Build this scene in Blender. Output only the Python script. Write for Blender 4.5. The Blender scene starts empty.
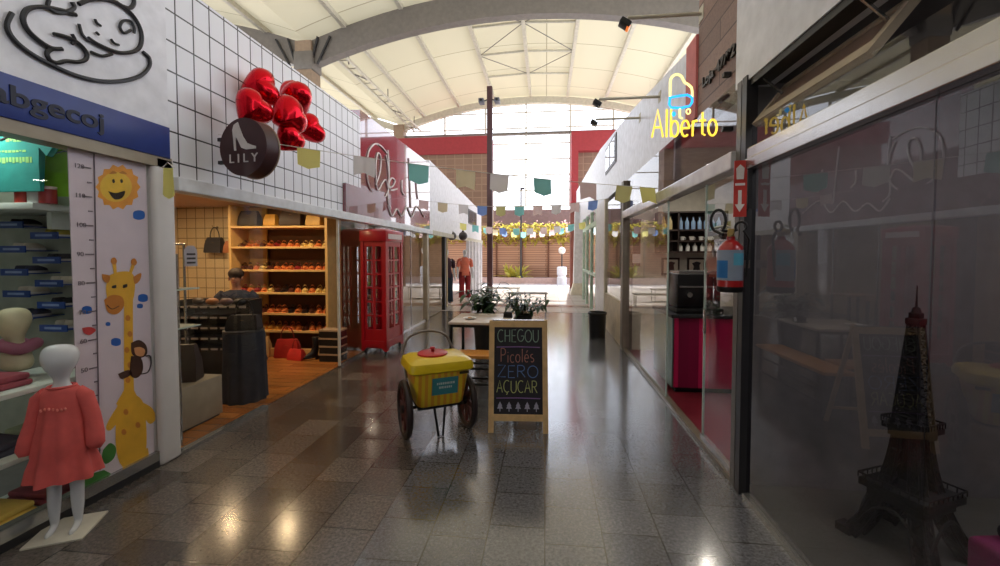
import bpy, bmesh, math, random
from mathutils import Vector, Matrix
random.seed(7)
S = bpy.context.scene
COL = S.collection
R = math.radians
ZUP = Vector((0, 0, 1))

# ------------------------------------------------------------------ camera
F = 415.0; YAW = R(6.3); PIT = R(2.0); SH = 14.5; EYE = 1.6
cam_d = bpy.data.cameras.new('camera'); cam = bpy.data.objects.new('camera', cam_d); COL.objects.link(cam)
cam.location = (0, 0, EYE); cam.rotation_euler = (R(90) - PIT, 0, YAW)
cam_d.sensor_width = 36; cam_d.lens = 36 * F / 1000; cam_d.shift_y = -SH / 1000; cam_d.clip_start = .05
S.camera = cam
_cy, _sy, _cp, _sp = math.cos(YAW), math.sin(YAW), math.cos(PIT), math.sin(PIT)
FW = Vector((-_sy * _cp, _cy * _cp, -_sp)); RT = Vector((_cy, _sy, 0)); UP = RT.cross(FW)

def at(px, py, x=None, y=None, z=None):
    """point of the place measured from the photograph on a known plane"""
    r = FW + RT * ((px - 500) / F) + UP * (-(py - 283 + SH) / F)
    t = x / r.x if x is not None else y / r.y if y is not None else (z - EYE) / r.z
    return Vector((0, 0, EYE)) + r * t

# ------------------------------------------------------------------ materials
def lin(c):
    return tuple(((v / 255) / 12.92 if v / 255 <= .04045 else ((v / 255 + .055) / 1.055) ** 2.4) for v in c)

_M = {}
def mat(name, col, rough=.5, metal=0., var=.10, scale=9., bump=0., emit=0., coat=0., spec=.5):
    if name in _M: return _M[name]
    m = bpy.data.materials.new(name); m.use_nodes = True; nt = m.node_tree; N = nt.nodes; L = nt.links
    b = N['Principled BSDF']; c = lin(col)
    tc = N.new('ShaderNodeTexCoord'); nz = N.new('ShaderNodeTexNoise'); nz.inputs['Scale'].default_value = scale
    nz.inputs['Detail'].default_value = 4
    L.new(tc.outputs['Object'], nz.inputs['Vector'])
    rp = N.new('ShaderNodeValToRGB')
    rp.color_ramp.elements[0].position = .3; rp.color_ramp.elements[1].position = .7
    rp.color_ramp.elements[0].color = (*[v * (1 - var) for v in c], 1)
    rp.color_ramp.elements[1].color = (*[min(1, v * (1 + var)) for v in c], 1)
    L.new(nz.outputs['Fac'], rp.inputs['Fac']); L.new(rp.outputs['Color'], b.inputs['Base Color'])
    b.inputs['Roughness'].default_value = rough; b.inputs['Metallic'].default_value = metal
    b.inputs['Specular IOR Level'].default_value = spec
    b.inputs['Coat Weight'].default_value = coat
    if emit:
        L.new(rp.outputs['Color'], b.inputs['Emission Color']); b.inputs['Emission Strength'].default_value = emit
    if bump:
        bp = N.new('ShaderNodeBump'); bp.inputs['Strength'].default_value = bump; bp.inputs['Distance'].default_value = .01
        L.new(nz.outputs['Fac'], bp.inputs['Height']); L.new(bp.outputs['Normal'], b.inputs['Normal'])
    _M[name] = m
    return m

def swz(nt, order):
    tc = nt.nodes.new('ShaderNodeTexCoord'); sp = nt.nodes.new('ShaderNodeSeparateXYZ'); cb = nt.nodes.new('ShaderNodeCombineXYZ')
    nt.links.new(tc.outputs['Object'], sp.inputs[0])
    for i, ax in enumerate(order):
        if ax: nt.links.new(sp.outputs[ax], cb.inputs[i])
    return cb.outputs[0], tc

def grid_mat(name, *a, **k):
    split = k.pop('split', None); m = _grid_mat(name, *a, **k)
    if split and 'split' not in m:
        m['split'] = 1; nt = m.node_tree; N = nt.nodes; L = nt.links; br = N['Brick Texture']
        tc = N.new('ShaderNodeTexCoord'); sp = N.new('ShaderNodeSeparateXYZ'); L.new(tc.outputs['Object'], sp.inputs[0])
        gt = N.new('ShaderNodeMath'); gt.operation = 'GREATER_THAN'; L.new(sp.outputs['X'], gt.inputs[0]); gt.inputs[1].default_value = split[0]
        mr = N.new('ShaderNodeMapRange'); mr.inputs['To Min'].default_value = .3; mr.inputs['To Max'].default_value = .9; L.new(gt.outputs[0], mr.inputs['Value']); L.new(mr.outputs[0], N['Principled BSDF'].inputs['Coat Weight'])
        for i, key in ((1, 'Color1'), (2, 'Color2')):
            mx = N.new('ShaderNodeMix'); mx.data_type = 'RGBA'; L.new(gt.outputs[0], mx.inputs['Factor'])
            mx.inputs['A'].default_value = br.inputs[key].default_value; mx.inputs['B'].default_value = (*lin(split[i]), 1); L.new(mx.outputs['Result'], br.inputs[key])
    return m

def _grid_mat(name, col, col2, line, order, w, h, offset=0., mortar=.006, rough=.3, speck=0., rough_var=0., bias=0., spec=.5, freq=2, smooth=.1):
    if name in _M: return _M[name]
    m = bpy.data.materials.new(name); m.use_nodes = True; nt = m.node_tree; N = nt.nodes; L = nt.links
    b = N['Principled BSDF']; v, tc = swz(nt, order)
    br = N.new('ShaderNodeTexBrick'); br.offset = offset; br.offset_frequency = freq; br.squash = 1
    br.inputs['Scale'].default_value = 1; br.inputs['Mortar Size'].default_value = mortar
    br.inputs['Brick Width'].default_value = w; br.inputs['Row Height'].default_value = h
    br.inputs['Mortar Smooth'].default_value = smooth; br.inputs['Bias'].default_value = bias
    br.inputs['Color1'].default_value = (*lin(col), 1); br.inputs['Color2'].default_value = (*lin(col2), 1)
    br.inputs['Mortar'].default_value = (*lin(line), 1)
    L.new(v, br.inputs['Vector'])
    out = br.outputs['Color']
    if speck:
        nz = N.new('ShaderNodeTexNoise'); nz.inputs['Scale'].default_value = 55; nz.inputs['Detail'].default_value = 6; nz.inputs['Roughness'].default_value = .75
        L.new(tc.outputs['Object'], nz.inputs['Vector'])
        rp = N.new('ShaderNodeValToRGB'); rp.color_ramp.elements[0].position = .38; rp.color_ramp.elements[1].position = .66
        rp.color_ramp.elements[0].color = (1 - speck,) * 3 + (1,); rp.color_ramp.elements[1].color = (1 + speck,) * 3 + (1,)
        L.new(nz.outputs['Fac'], rp.inputs['Fac'])
        mx = N.new('ShaderNodeMix'); mx.data_type = 'RGBA'; mx.blend_type = 'MULTIPLY'; mx.inputs['Factor'].default_value = 1
        L.new(out, mx.inputs['A']); L.new(rp.outputs['Color'], mx.inputs['B']); out = mx.outputs['Result']
    L.new(out, b.inputs['Base Color']); b.inputs['Roughness'].default_value = rough; b.inputs['Specular IOR Level'].default_value = spec
    if rough_var:
        b.inputs['Coat Weight'].default_value = .9; b.inputs['Coat Roughness'].default_value = .14; b.inputs['Coat IOR'].default_value = 1.75
        n2 = N.new('ShaderNodeTexNoise'); n2.inputs['Scale'].default_value = 2.2; n2.inputs['Detail'].default_value = 5
        L.new(tc.outputs['Object'], n2.inputs['Vector'])
        mr = N.new('ShaderNodeMapRange'); mr.inputs['To Min'].default_value = rough - rough_var; mr.inputs['To Max'].default_value = rough + rough_var
        mr.inputs['From Min'].default_value = .3; mr.inputs['From Max'].default_value = .7
        L.new(n2.outputs['Fac'], mr.inputs['Value']); L.new(mr.outputs[0], b.inputs['Roughness'])
    _M[name] = m
    return m

def glass_mat(name, ior=1.5, tint=(1, 1, 1), rough=0.0):
    if name in _M: return _M[name]
    m = bpy.data.materials.new(name); m.use_nodes = True; nt = m.node_tree; N = nt.nodes; L = nt.links
    N.remove(N['Principled BSDF']); o = N['Material Output']
    t = N.new('ShaderNodeBsdfTransparent'); g = N.new('ShaderNodeBsdfGlossy'); fr = N.new('ShaderNodeFresnel'); mx = N.new('ShaderNodeMixShader')
    t.inputs['Color'].default_value = (*tint, 1); g.inputs['Roughness'].default_value = rough; fr.inputs['IOR'].default_value = ior
    nz = N.new('ShaderNodeTexNoise'); nz.inputs['Scale'].default_value = .9
    tc = N.new('ShaderNodeTexCoord'); L.new(tc.outputs['Object'], nz.inputs['Vector'])
    bp = N.new('ShaderNodeBump'); bp.inputs['Strength'].default_value = .02; bp.inputs['Distance'].default_value = .02
    L.new(nz.outputs['Fac'], bp.inputs['Height']); L.new(bp.outputs['Normal'], g.inputs['Normal'])
    ge = N.new('ShaderNodeNewGeometry'); iv = N.new('ShaderNodeMath'); iv.operation = 'SUBTRACT'; iv.inputs[0].default_value = 1
    ml = N.new('ShaderNodeMath'); ml.operation = 'MULTIPLY'; L.new(ge.outputs['Backfacing'], iv.inputs[1])
    L.new(fr.outputs[0], ml.inputs[0]); L.new(iv.outputs[0], ml.inputs[1])
    L.new(ml.outputs[0], mx.inputs[0]); L.new(t.outputs[0], mx.inputs[1]); L.new(g.outputs[0], mx.inputs[2])
    L.new(mx.outputs[0], o.inputs['Surface'])
    _M[name] = m
    return m

def membrane_mat():
    m = bpy.data.materials.new('roof_membrane'); m.use_nodes = True; nt = m.node_tree; N = nt.nodes; L = nt.links
    N.remove(N['Principled BSDF']); o = N['Material Output']
    v, tc = swz(nt, ['Y', 'X', None])
    br = N.new('ShaderNodeTexBrick'); br.offset = 0; br.inputs['Scale'].default_value = 1
    br.inputs['Brick Width'].default_value = 1.9; br.inputs['Row Height'].default_value = 40; br.inputs['Mortar Size'].default_value = .02
    br.inputs['Color1'].default_value = (*lin((206, 197, 170)), 1); br.inputs['Color2'].default_value = (*lin((200, 191, 164)), 1)
    br.inputs['Mortar'].default_value = (*lin((160, 150, 126)), 1)
    L.new(v, br.inputs['Vector'])
    d = N.new('ShaderNodeBsdfDiffuse'); t = N.new('ShaderNodeBsdfTranslucent'); mx = N.new('ShaderNodeMixShader'); mx.inputs[0].default_value = ROOF_T
    L.new(br.outputs['Color'], d.inputs['Color']); L.new(br.outputs['Color'], t.inputs['Color'])
    L.new(d.outputs[0], mx.inputs[1]); L.new(t.outputs[0], mx.inputs[2]); L.new(mx.outputs[0], o.inputs['Surface'])
    return m

# ------------------------------------------------------------------ mesh builder
def cloth_mat(n, c, k=.5, dark=.85, scale=30):
    if n in _M: return _M[n]
    m = bpy.data.materials.new(n); m.use_nodes = True; nt = m.node_tree; N = nt.nodes; L = nt.links; N.remove(N['Principled BSDF'])
    nz = N.new('ShaderNodeTexNoise'); nz.inputs['Scale'].default_value = scale; rp = N.new('ShaderNodeValToRGB'); c = lin(c)
    rp.color_ramp.elements[0].color = (*[v * dark for v in c], 1); rp.color_ramp.elements[1].color = (*c, 1); L.new(nz.outputs['Fac'], rp.inputs['Fac'])
    d = N.new('ShaderNodeBsdfDiffuse'); tr = N.new('ShaderNodeBsdfTranslucent'); mx = N.new('ShaderNodeMixShader'); mx.inputs[0].default_value = k
    for q in (d, tr): L.new(rp.outputs['Color'], q.inputs['Color'])
    L.new(d.outputs[0], mx.inputs[1]); L.new(tr.outputs[0], mx.inputs[2]); L.new(mx.outputs[0], N['Material Output'].inputs['Surface']); _M[n] = m
    return m

class MB:
    def __init__(s): s.bm = bmesh.new()
    def _add(s, vs, fs, M=None):
        b = [s.bm.verts.new(M @ Vector(v) if M else Vector(v)) for v in vs]
        for f in fs:
            try: s.bm.faces.new([b[i] for i in f])
            except ValueError: pass
        return b
    def box(s, x0, x1, y0, y1, z0, z1, bev=0., M=None, seg=2):
        vs = [(x, y, z) for z in (z0, z1) for y in (y0, y1) for x in (x0, x1)]
        fs = [(0, 2, 3, 1), (4, 5, 7, 6), (0, 1, 5, 4), (1, 3, 7, 5), (3, 2, 6, 7), (2, 0, 4, 6)]
        if bev:
            t = bmesh.new(); b = [t.verts.new(v) for v in vs]
            for f in fs: t.faces.new([b[i] for i in f])
            bmesh.ops.bevel(t, geom=t.edges[:], offset=bev, segments=seg, affect='EDGES', profile=.5)
            t.verts.index_update()
            s._add([v.co.copy() for v in t.verts], [[v.index for v in f.verts] for f in t.faces], M); t.free()
        else: s._add(vs, fs, M)
        return s
    def taper(s, bot, top, z0, z1, M=None):
        """box whose bottom and top rectangles differ: (x0,x1,y0,y1)"""
        vs = []
        for (x0, x1, y0, y1), z in ((bot, z0), (top, z1)):
            vs += [(x0, y0, z), (x1, y0, z), (x1, y1, z), (x0, y1, z)]
        s._add(vs, [(3, 2, 1, 0), (4, 5, 6, 7)] + [(i, (i + 1) % 4, 4 + (i + 1) % 4, 4 + i) for i in range(4)], M); return s
    def tube(s, pts, r, n=8, closed=False, cap=True):
        P = [Vector(p) for p in pts]; k = len(P); rr = r if isinstance(r, (list, tuple)) else [r] * k
        rings = []; prev = None
        for i in range(k):
            if closed: t = P[(i + 1) % k] - P[i - 1]
            else: t = P[min(i + 1, k - 1)] - P[max(i - 1, 0)]
            if t.length < 1e-9: t = Vector((0, 0, 1))
            t.normalize()
            if prev is None:
                a = Vector((0, 0, 1)) if abs(t.z) < .9 else Vector((1, 0, 0))
                u = t.cross(a).normalized()
            else:
                u = prev - t * prev.dot(t)
                if u.length < 1e-6: u = t.cross(Vector((.3, .5, .8)))
                u.normalize()
            prev = u; w = t.cross(u)
            rings.append([s.bm.verts.new(P[i] + (u * math.cos(2 * math.pi * j / n) + w * math.sin(2 * math.pi * j / n)) * rr[i]) for j in range(n)])
        for i in range(k if closed else k - 1):
            a, b = rings[i], rings[(i + 1) % k]
            for j in range(n): s.bm.faces.new((a[j], a[(j + 1) % n], b[(j + 1) % n], b[j]))
        if cap and not closed:
            s.bm.faces.new(rings[0][::-1]); s.bm.faces.new(rings[-1])
        return s
    def bar(s, p0, p1, w, h=None, side=None):
        """square bar between two points"""
        h = h or w; p0, p1 = Vector(p0), Vector(p1); t = (p1 - p0).normalized()
        a = Vector(side) if side else (ZUP if abs(t.z) < .9 else Vector((0, 1, 0)))
        u = t.cross(a).normalized(); v = t.cross(u)
        vs = [p + u * (w / 2 * i) + v * (h / 2 * j) for p in (p0, p1) for i, j in ((-1, -1), (1, -1), (1, 1), (-1, 1))]
        s._add(vs, [(3, 2, 1, 0), (4, 5, 6, 7)] + [(i, (i + 1) % 4, 4 + (i + 1) % 4, 4 + i) for i in range(4)]); return s
    def lathe(s, prof, c=(0, 0, 0), n=24, M=None, sx=1., sy=1.):
        rings = []; c = Vector(c)
        for r, z in prof:
            if r < 1e-6:
                v = c + Vector((0, 0, z)); rings.append([s.bm.verts.new(M @ v if M else v)])
            else:
                rr = []
                for j in range(n):
                    a = 2 * math.pi * j / n; v = c + Vector((r * sx * math.cos(a), r * sy * math.sin(a), z)); rr.append(s.bm.verts.new(M @ v if M else v))
                rings.append(rr)
        for a, b in zip(rings, rings[1:]):
            for j in range(n):
                q = [a[j % len(a)], a[(j + 1) % len(a)], b[(j + 1) % len(b)], b[j % len(b)]]
                q = list(dict.fromkeys(q))
                if len(q) > 2:
                    try: s.bm.faces.new(q)
                    except ValueError: pass
        for rg, fl in ((rings[0], True), (rings[-1], False)):
            if len(rg) > 1: s.bm.faces.new(rg[::-1] if fl else rg)
        return s
    def cyl(s, p0, p1, r0, r1=None, n=16):
        return s.tube([p0, p1], [r0, r1 if r1 is not None else r0], n)
    def ell(s, c, rx, ry, rz, n=14, m=9, M=None):
        vs = []; c = Vector(c)
        prof = [(math.sin(math.pi * i / m), -math.cos(math.pi * i / m)) for i in range(m + 1)]
        T = Matrix.Translation(c) @ (M or Matrix()) @ Matrix.Diagonal((rx, ry, rz, 1))
        return s.lathe([(0 if i in (0, m) else p[0], p[1]) for i, p in enumerate(prof)], n=n, M=T)
    def prism(s, out, o, u, v, d):
        """2-D outline on the plane o + a*u + b*v, thickened by d along u x v"""
        o, u, v = Vector(o), Vector(u), Vector(v); nn = u.cross(v).normalized() * d; k = len(out)
        a = [s.bm.verts.new(o + u * p[0] + v * p[1]) for p in out]; b = [s.bm.verts.new(w.co + nn) for w in a]
        s.bm.faces.new(a[::-1]); s.bm.faces.new(b)
        for i in range(k): s.bm.faces.new((a[i], a[(i + 1) % k], b[(i + 1) % k], b[i]))
        return s
    def loft(s, rings, cap=True):
        rr = [[s.bm.verts.new(Vector(p)) for p in r] for r in rings]; n = len(rr[0])
        for a, b in zip(rr, rr[1:]):
            for j in range(n): s.bm.faces.new((a[j], a[(j + 1) % n], b[(j + 1) % n], b[j]))
        if cap: s.bm.faces.new(rr[0][::-1]); s.bm.faces.new(rr[-1])
        return s
    def mesh(s, me, M):
        s._add([v.co.copy() for v in me.vertices], [list(p.vertices) for p in me.polygons], M); return s
    def build(s, name, m, parent=None, loc=None, rotz=0., smooth=40, fix=True):
        if fix: bmesh.ops.recalc_face_normals(s.bm, faces=s.bm.faces[:])
        me = bpy.data.meshes.new(name); s.bm.to_mesh(me); s.bm.free()
        for k in (m if isinstance(m, (list, tuple)) else [m]): me.materials.append(k)
        if smooth:
            for p in me.polygons: p.use_smooth = True
            me.set_sharp_from_angle(angle=R(smooth))
        o = bpy.data.objects.new(name, me); COL.objects.link(o)
        if parent: o.parent = parent
        if loc is not None: o.location = loc
        if rotz: o.rotation_euler = (0, 0, rotz)
        return o

LABELS = {}
def tag(o, label, cat, group=None):
    o['label'] = label; o['category'] = cat
    if group: o['group'] = group
    return o
def thing(name, label, cat, loc=(0, 0, 0), rotz=0., group=None):
    o = bpy.data.objects.new(name, None); COL.objects.link(o); o.empty_display_size = .1
    o.location = loc; o.rotation_euler = (0, 0, rotz)
    return tag(o, label, cat, group)
def struct(o, kind='structure'):
    o['kind'] = kind; return o
def dup(root, loc, rotz, label, group=None):
    r = root.copy(); COL.objects.link(r); r.location = loc; r.rotation_euler = (0, 0, rotz); r['label'] = label
    if group: r['group'] = group
    for ch in list(root.children):
        c = ch.copy(); COL.objects.link(c); c.parent = r
        for g in list(ch.children):
            d = g.copy(); COL.objects.link(d); d.parent = c
    return r
def lamp(kind, loc, power, col=(1, 1, 1), size=.3, rot=(0, 0, 0), spot=None):
    d = bpy.data.lights.new('shop_light', kind); d.energy = power; d.color = col
    if kind == 'AREA': d.size = size
    else: d.shadow_soft_size = size
    o = bpy.data.objects.new('shop_light', d); COL.objects.link(o); o.location = loc; o.rotation_euler = rot
    return o

ORD = ['first', 'second', 'third', 'fourth', 'fifth', 'sixth', 'seventh', 'eighth', 'ninth', 'tenth', 'eleventh', 'twelfth', 'thirteenth', 'fourteenth', 'fifteenth', 'sixteenth']

# ------------------------------------------------------------------ lettering
def arc(cx, cy, rx, ry, a0, a1, n=12):
    return [(cx + rx * math.cos(R(a0 + (a1 - a0) * i / n)), cy + ry * math.sin(R(a0 + (a1 - a0) * i / n))) for i in range(n + 1)]
GL = {
 'A': (.75, [[(0, 0), (.36, 1), (.72, 0)], [(.13, .36), (.59, .36)]]),
 'C': (.75, [arc(.42, .5, .42, .5, 55, 305)]),
 'H': (.75, [[(.05, 0), (.05, 1)], [(.65, 0), (.65, 1)], [(.05, .5), (.65, .5)]]),
 'E': (.62, [[(.58, 1), (.05, 1), (.05, 0), (.58, 0)], [(.05, .52), (.48, .52)]]),
 'G': (.82, [arc(.42, .5, .42, .5, 50, 345) + [(.8, .45), (.45, .45)]]),
 'O': (.86, [arc(.43, .5, .42, .5, 0, 360, 18)]),
 'U': (.78, [[(.05, 1)] + arc(.38, .34, .33, .34, 180, 360) + [(.71, 1)]]),
 'Z': (.72, [[(.03, 1), (.66, 1), (.03, 0), (.68, 0)]]),
 'R': (.74, [[(.05, 0), (.05, 1)], [(.05, 1)] + arc(.35, .75, .27, .25, 90, -90) + [(.05, .5)], [(.3, .5), (.68, 0)]]),
 'P': (.72, [[(.1, 0), (.08, 1)], [(.08, 1)] + arc(.38, .75, .27, .25, 90, -90) + [(.08, .5)]]),
 'L': (.6, [[(.05, 1), (.05, 0), (.55, 0)]]), 'I': (.25, [[(.1, 0), (.1, 1)]]),
 'Y': (.7, [[(.02, 1), (.34, .5), (.66, 1)], [(.34, .5), (.34, 0)]]),
 'i': (.24, [[(.1, 0), (.1, .55)], [(.1, .72), (.1, .78)]]),
 'c': (.52, [arc(.28, .29, .26, .29, 50, 310)]),
 'o': (.62, [arc(.3, .29, .27, .29, 0, 360, 14)]),
 'l': (.22, [[(.1, 1), (.1, 0)]]),
 'e': (.58, [[(.04, .3), (.52, .3)] + arc(.28, .29, .25, .29, 0, 310)]),
 's': (.5, [arc(.26, .44, .18, .14, 60, 250, 8) + arc(.26, .15, .2, .15, 80, -140, 8)]),
 'b': (.6, [[(.06, 1), (.06, 0)], arc(.3, .29, .24, .29, 180, -180, 14)]),
 'r': (.42, [[(.08, 0), (.08, .56)], [(.08, .34)] + arc(.28, .34, .2, .22, 180, 60, 6)]),
 't': (.42, [[(.18, .85), (.18, .08), (.36, .02)], [(.0, .56), (.38, .56)]]),
}
GL['é'] = (GL['e'][0], GL['e'][1] + [[(.25, .72), (.42, .9)]])
GL['Ç'] = (GL['C'][0], GL['C'][1] + [[(.42, 0), (.46, -.1), (.34, -.2)]])
def strokes(mb, text, o, u, v, h, r, gap=.12, jit=0., n=5, width=None):
    """draw text with round strokes on the plane o,u,v; returns width"""
    o, u, v = Vector(o), Vector(u), Vector(v); tot = sum(GL[c][0] + gap for c in text) - gap
    k = h if width is None else width / tot; x = 0
    for c in text:
        w, st = GL[c]; dy = random.uniform(-jit, jit)
        for line in st:
            pts = [o + u * ((x + a) * k) + v * ((b + dy) * h) for a, b in line]
            mb.tube(pts, r, n)
        x += w + gap
    return x * k
def words(body, size, depth, o, u, v, bold=0., width=None):
    cu = bpy.data.curves.new('lettering', 'FONT'); cu.body = body; cu.size = size; cu.extrude = depth / 2; cu.offset = bold
    ob = bpy.data.objects.new('lettering', cu); COL.objects.link(ob)
    me = bpy.data.meshes.new_from_object(ob.evaluated_get(bpy.context.evaluated_depsgraph_get()))
    bpy.data.objects.remove(ob); bpy.data.curves.remove(cu)
    u, v = Vector(u).normalized(), Vector(v).normalized(); nn = u.cross(v)
    k = 1.
    if width:
        w = max(p.co.x for p in me.vertices); k = width / w
    M = Matrix.Translation(Vector(o)) @ Matrix((u, v, nn)).transposed().to_4x4() @ Matrix.Diagonal((k, 1, 1, 1))
    mb = MB(); mb.mesh(me, M); bpy.data.meshes.remove(me)
    return mb

# ------------------------------------------------------------------ soft shapes
def skin_body(name, V, E, m, parent, sub=2, root=0):
    """one continuous surface grown over a skeleton: V = [(x,y,z,r) or (x,y,z,rx,ry)]"""
    me = bpy.data.meshes.new(name); me.from_pydata([v[:3] for v in V], E, []); me.update()
    o = bpy.data.objects.new(name, me); COL.objects.link(o)
    o.modifiers.new('skin', 'SKIN'); o.modifiers.new('subdivision', 'SUBSURF').levels = sub
    o.modifiers['subdivision'].render_levels = sub
    for i, d in enumerate(me.skin_vertices[0].data):
        d.radius = (V[i][3], V[i][-1]); d.use_root = (i == root)
    me.materials.append(m); o.modifiers['skin'].use_smooth_shade = True
    dg = bpy.context.evaluated_depsgraph_get()
    new = bpy.data.meshes.new_from_object(o.evaluated_get(dg))
    o.modifiers.clear(); o.data = new; new.materials.clear(); new.materials.append(m); bpy.data.meshes.remove(me)
    for p in new.polygons: p.use_smooth = True
    o.parent = parent
    return o
def leaf(mb, base, d, length, width, droop=.3, n=5):
    base, d = Vector(base), Vector(d).normalized(); side = d.cross(ZUP)
    side = side.normalized() if side.length > 1e-3 else Vector((1, 0, 0)); pr = []
    for i in range(n + 1):
        t = i / n; w = width * math.sin(math.pi * min(1, t * .93 + .06)) ** .8
        c = base + d * (length * t) - ZUP * (droop * length * t * t)
        up = side.cross(d).normalized()
        pr.append([mb.bm.verts.new(c - side * w / 2 + up * w * .12), mb.bm.verts.new(c), mb.bm.verts.new(c + side * w / 2 + up * w * .12)])
    for a, b in zip(pr, pr[1:]):
        for j in range(2): mb.bm.faces.new((a[j], a[j + 1], b[j + 1], b[j]))
# ------------------------------------------------------------------ settings that were tuned
ROOF_T = .11
SKY = 3.2; SUN = 13.0
S.view_settings.view_transform = 'Standard'; S.view_settings.look = 'None'; S.view_settings.gamma = 1; S.view_settings.use_curve_mapping = False
S.view_settings.exposure = 0.0
w = bpy.data.worlds.new('sky'); S.world = w; w.use_nodes = True
_n = w.node_tree.nodes; _b = _n['Background']
_tc = _n.new('ShaderNodeTexCoord'); _sp = _n.new('ShaderNodeSeparateXYZ'); _rp = _n.new('ShaderNodeValToRGB')
w.node_tree.links.new(_tc.outputs['Generated'], _sp.inputs[0]); w.node_tree.links.new(_sp.outputs['Z'], _rp.inputs['Fac'])
_rp.color_ramp.elements[0].color = (.93, .94, 1, 1); _rp.color_ramp.elements[1].color = (.55, .72, 1, 1)
_rp.color_ramp.elements[0].position = .15; _rp.color_ramp.elements[1].position = .8
w.node_tree.links.new(_rp.outputs['Color'], _b.inputs['Color']); _b.inputs['Strength'].default_value = SKY
sd = bpy.data.lights.new('sun', 'SUN'); sd.energy = SUN; sd.angle = R(.6); sd.color = (1, .95, .86)
sun = bpy.data.objects.new('sun', sd); COL.objects.link(sun)
sun.rotation_euler = (Vector((-.04, -.62, -.78))).to_track_quat('-Z', 'Y').to_euler()

XL, XR = -2.9, 1.32
WHITE = mat('white_paint', (228, 227, 232), .45)
CREAM = mat('cream_paint', (222, 214, 196), .6)
STEEL = mat('grey_steel', (120, 114, 108), .5, .2)
PALESTEEL = mat('pale_steel', (196, 190, 172), .5)
ALU = mat('aluminium', (178, 178, 178), .22, .85, .05)
DARKF = mat('dark_frame', (40, 39, 42), .4)
BLACK = mat('black_metal', (16, 16, 18), .45)
GLASS = glass_mat('shop_glass', 1.75)
AGLASS = glass_mat('bright_shop_glass', 2.2)
DGLASS = glass_mat('dark_shop_glass', 1.75, (.8, .8, .82))
CLEAR = glass_mat('clear_glass', 1.25)
MAROON = mat('maroon_gloss', (112, 30, 44), .12, 0, .06, coat=1.0); _q = MAROON.node_tree.nodes['Principled BSDF'].inputs; _q['Coat IOR'].default_value = 2.0; _q['Coat Roughness'].default_value = .02
RED = mat('red_paint', (158, 48, 54), .6)
WOOD = mat('light_wood', (176, 128, 78), .45, 0, .2, 14)
MEMB = membrane_mat()

# ------------------------------------------------------------------ floors and ground
FLOORM = grid_mat('granite_tiles', (74, 67, 63), (112, 103, 97), (46, 42, 40), ['Y', 'X', None], .34, .325, .37, .0042, .2, .5, .05, -.1, .5, split=(-.975, (88, 88, 93), (104, 104, 109)))
struct(MB().box(-21, 6.4, -6, 20.4, -.25, 0).build('floor', FLOORM, smooth=0))
PAVE = grid_mat('sunny_paving', (222, 214, 206), (206, 192, 186), (140, 128, 120), ['X', 'Y', None], .6, .6, .5, .01, .6, .2)
struct(MB().box(-60, 60, 20.4, 70, -.25, -.02).build('ground', PAVE, smooth=0))
struct(MB().box(-6.8, 6, 11.4, 20.4, -.01, .004).build('floor_painted_sun', grid_mat('sun_painted_tiles', (206, 200, 196), (190, 182, 178), (150, 140, 136), ['X', 'Y', None], .45, .45, 0, .006, .22, .1), smooth=0))  # pale slab: sunlight on the far floor put into the tile colour
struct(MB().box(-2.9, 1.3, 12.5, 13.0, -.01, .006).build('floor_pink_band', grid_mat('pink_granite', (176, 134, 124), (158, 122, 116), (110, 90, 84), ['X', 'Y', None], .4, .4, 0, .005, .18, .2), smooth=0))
PLANK = grid_mat('warm_plank_floor', (178, 118, 62), (150, 92, 46), (96, 58, 30), ['X', 'Y', None], 1.2, .14, .5, .004, .25, .12)
struct(MB().box(-6.3, -2.93, 3.05, 6.5, -.01, .012).build('floor_shoe_shop', PLANK, smooth=0))
struct(MB().box(-4.6, -2.95, 0, 2.84, -.01, .012).build('floor_baby_shop', mat('grey_vinyl', (120, 118, 116), .4), smooth=0))
struct(MB().box(1.36, 4.5, 3.05, 7.05, -.01, .012).build('floor_ice_cream_shop', mat('red_floor', (112, 34, 46), .3), smooth=0))
struct(MB().box(1.36, 5, -1.5, 2.98, -.01, .012).build('floor_souvenir_shop', mat('grey_cement', (88, 86, 80), .5, 0, .2, 3), smooth=0))
struct(MB().box(-5.2, -2.95, 6.62, 12.2, -.01, .012).build('floor_sweet_shop', mat('pale_tile', (150, 146, 140), .25), smooth=0))

# ------------------------------------------------------------------ the arched hall roof
RC, CX, CREST, HALF = 18.0, -.75, 9.15, 6.4
def roof_z(x, cx=CX): return CREST - RC + math.sqrt(RC * RC - (x - cx) ** 2)
def shell(name, cx, y0, y1):
    mb = MB(); n = 28; rows = []
    for i in range(n + 1):
        x = cx - HALF + 2 * HALF * i / n; z = roof_z(x, cx)
        rows.append([mb.bm.verts.new((x, y, z)) for y in (y0, y1)])
    for a, b in zip(rows, rows[1:]): mb.bm.faces.new((a[0], a[1], b[1], b[0]))
    return struct(mb.build(name, MEMB, smooth=60))
shell('ceiling', CX, -6, 20.2)
struct(MB().box(-7.2, 5.7, -6.2, -6, 0, 9.2).build('wall_behind_added', mat('grey_render', (130, 126, 122), .8), smooth=0)); shell('ceiling_left_bay', CX - 2 * HALF, -6, 20.2)  # end wall added out of view behind the camera to darken the foreground
def arch(name, cx, y, depth, wd, m, drop=.12):
    mb = MB(); n = 26; rings = []
    for i in range(n + 1):
        x = cx - HALF + 2 * HALF * i / n; z = roof_z(x, cx) - drop
        rings.append([(x, y - wd / 2, z), (x, y + wd / 2, z), (x, y + wd / 2, z - depth), (x, y - wd / 2, z - depth)])
    mb.loft(rings); return struct(mb.build(name, m, smooth=30))
arch('roof_arch_beam', CX, 12, .72, .3, STEEL); arch('roof_arch_beam', CX - 2 * HALF, 12, .72, .3, STEEL)
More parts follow.
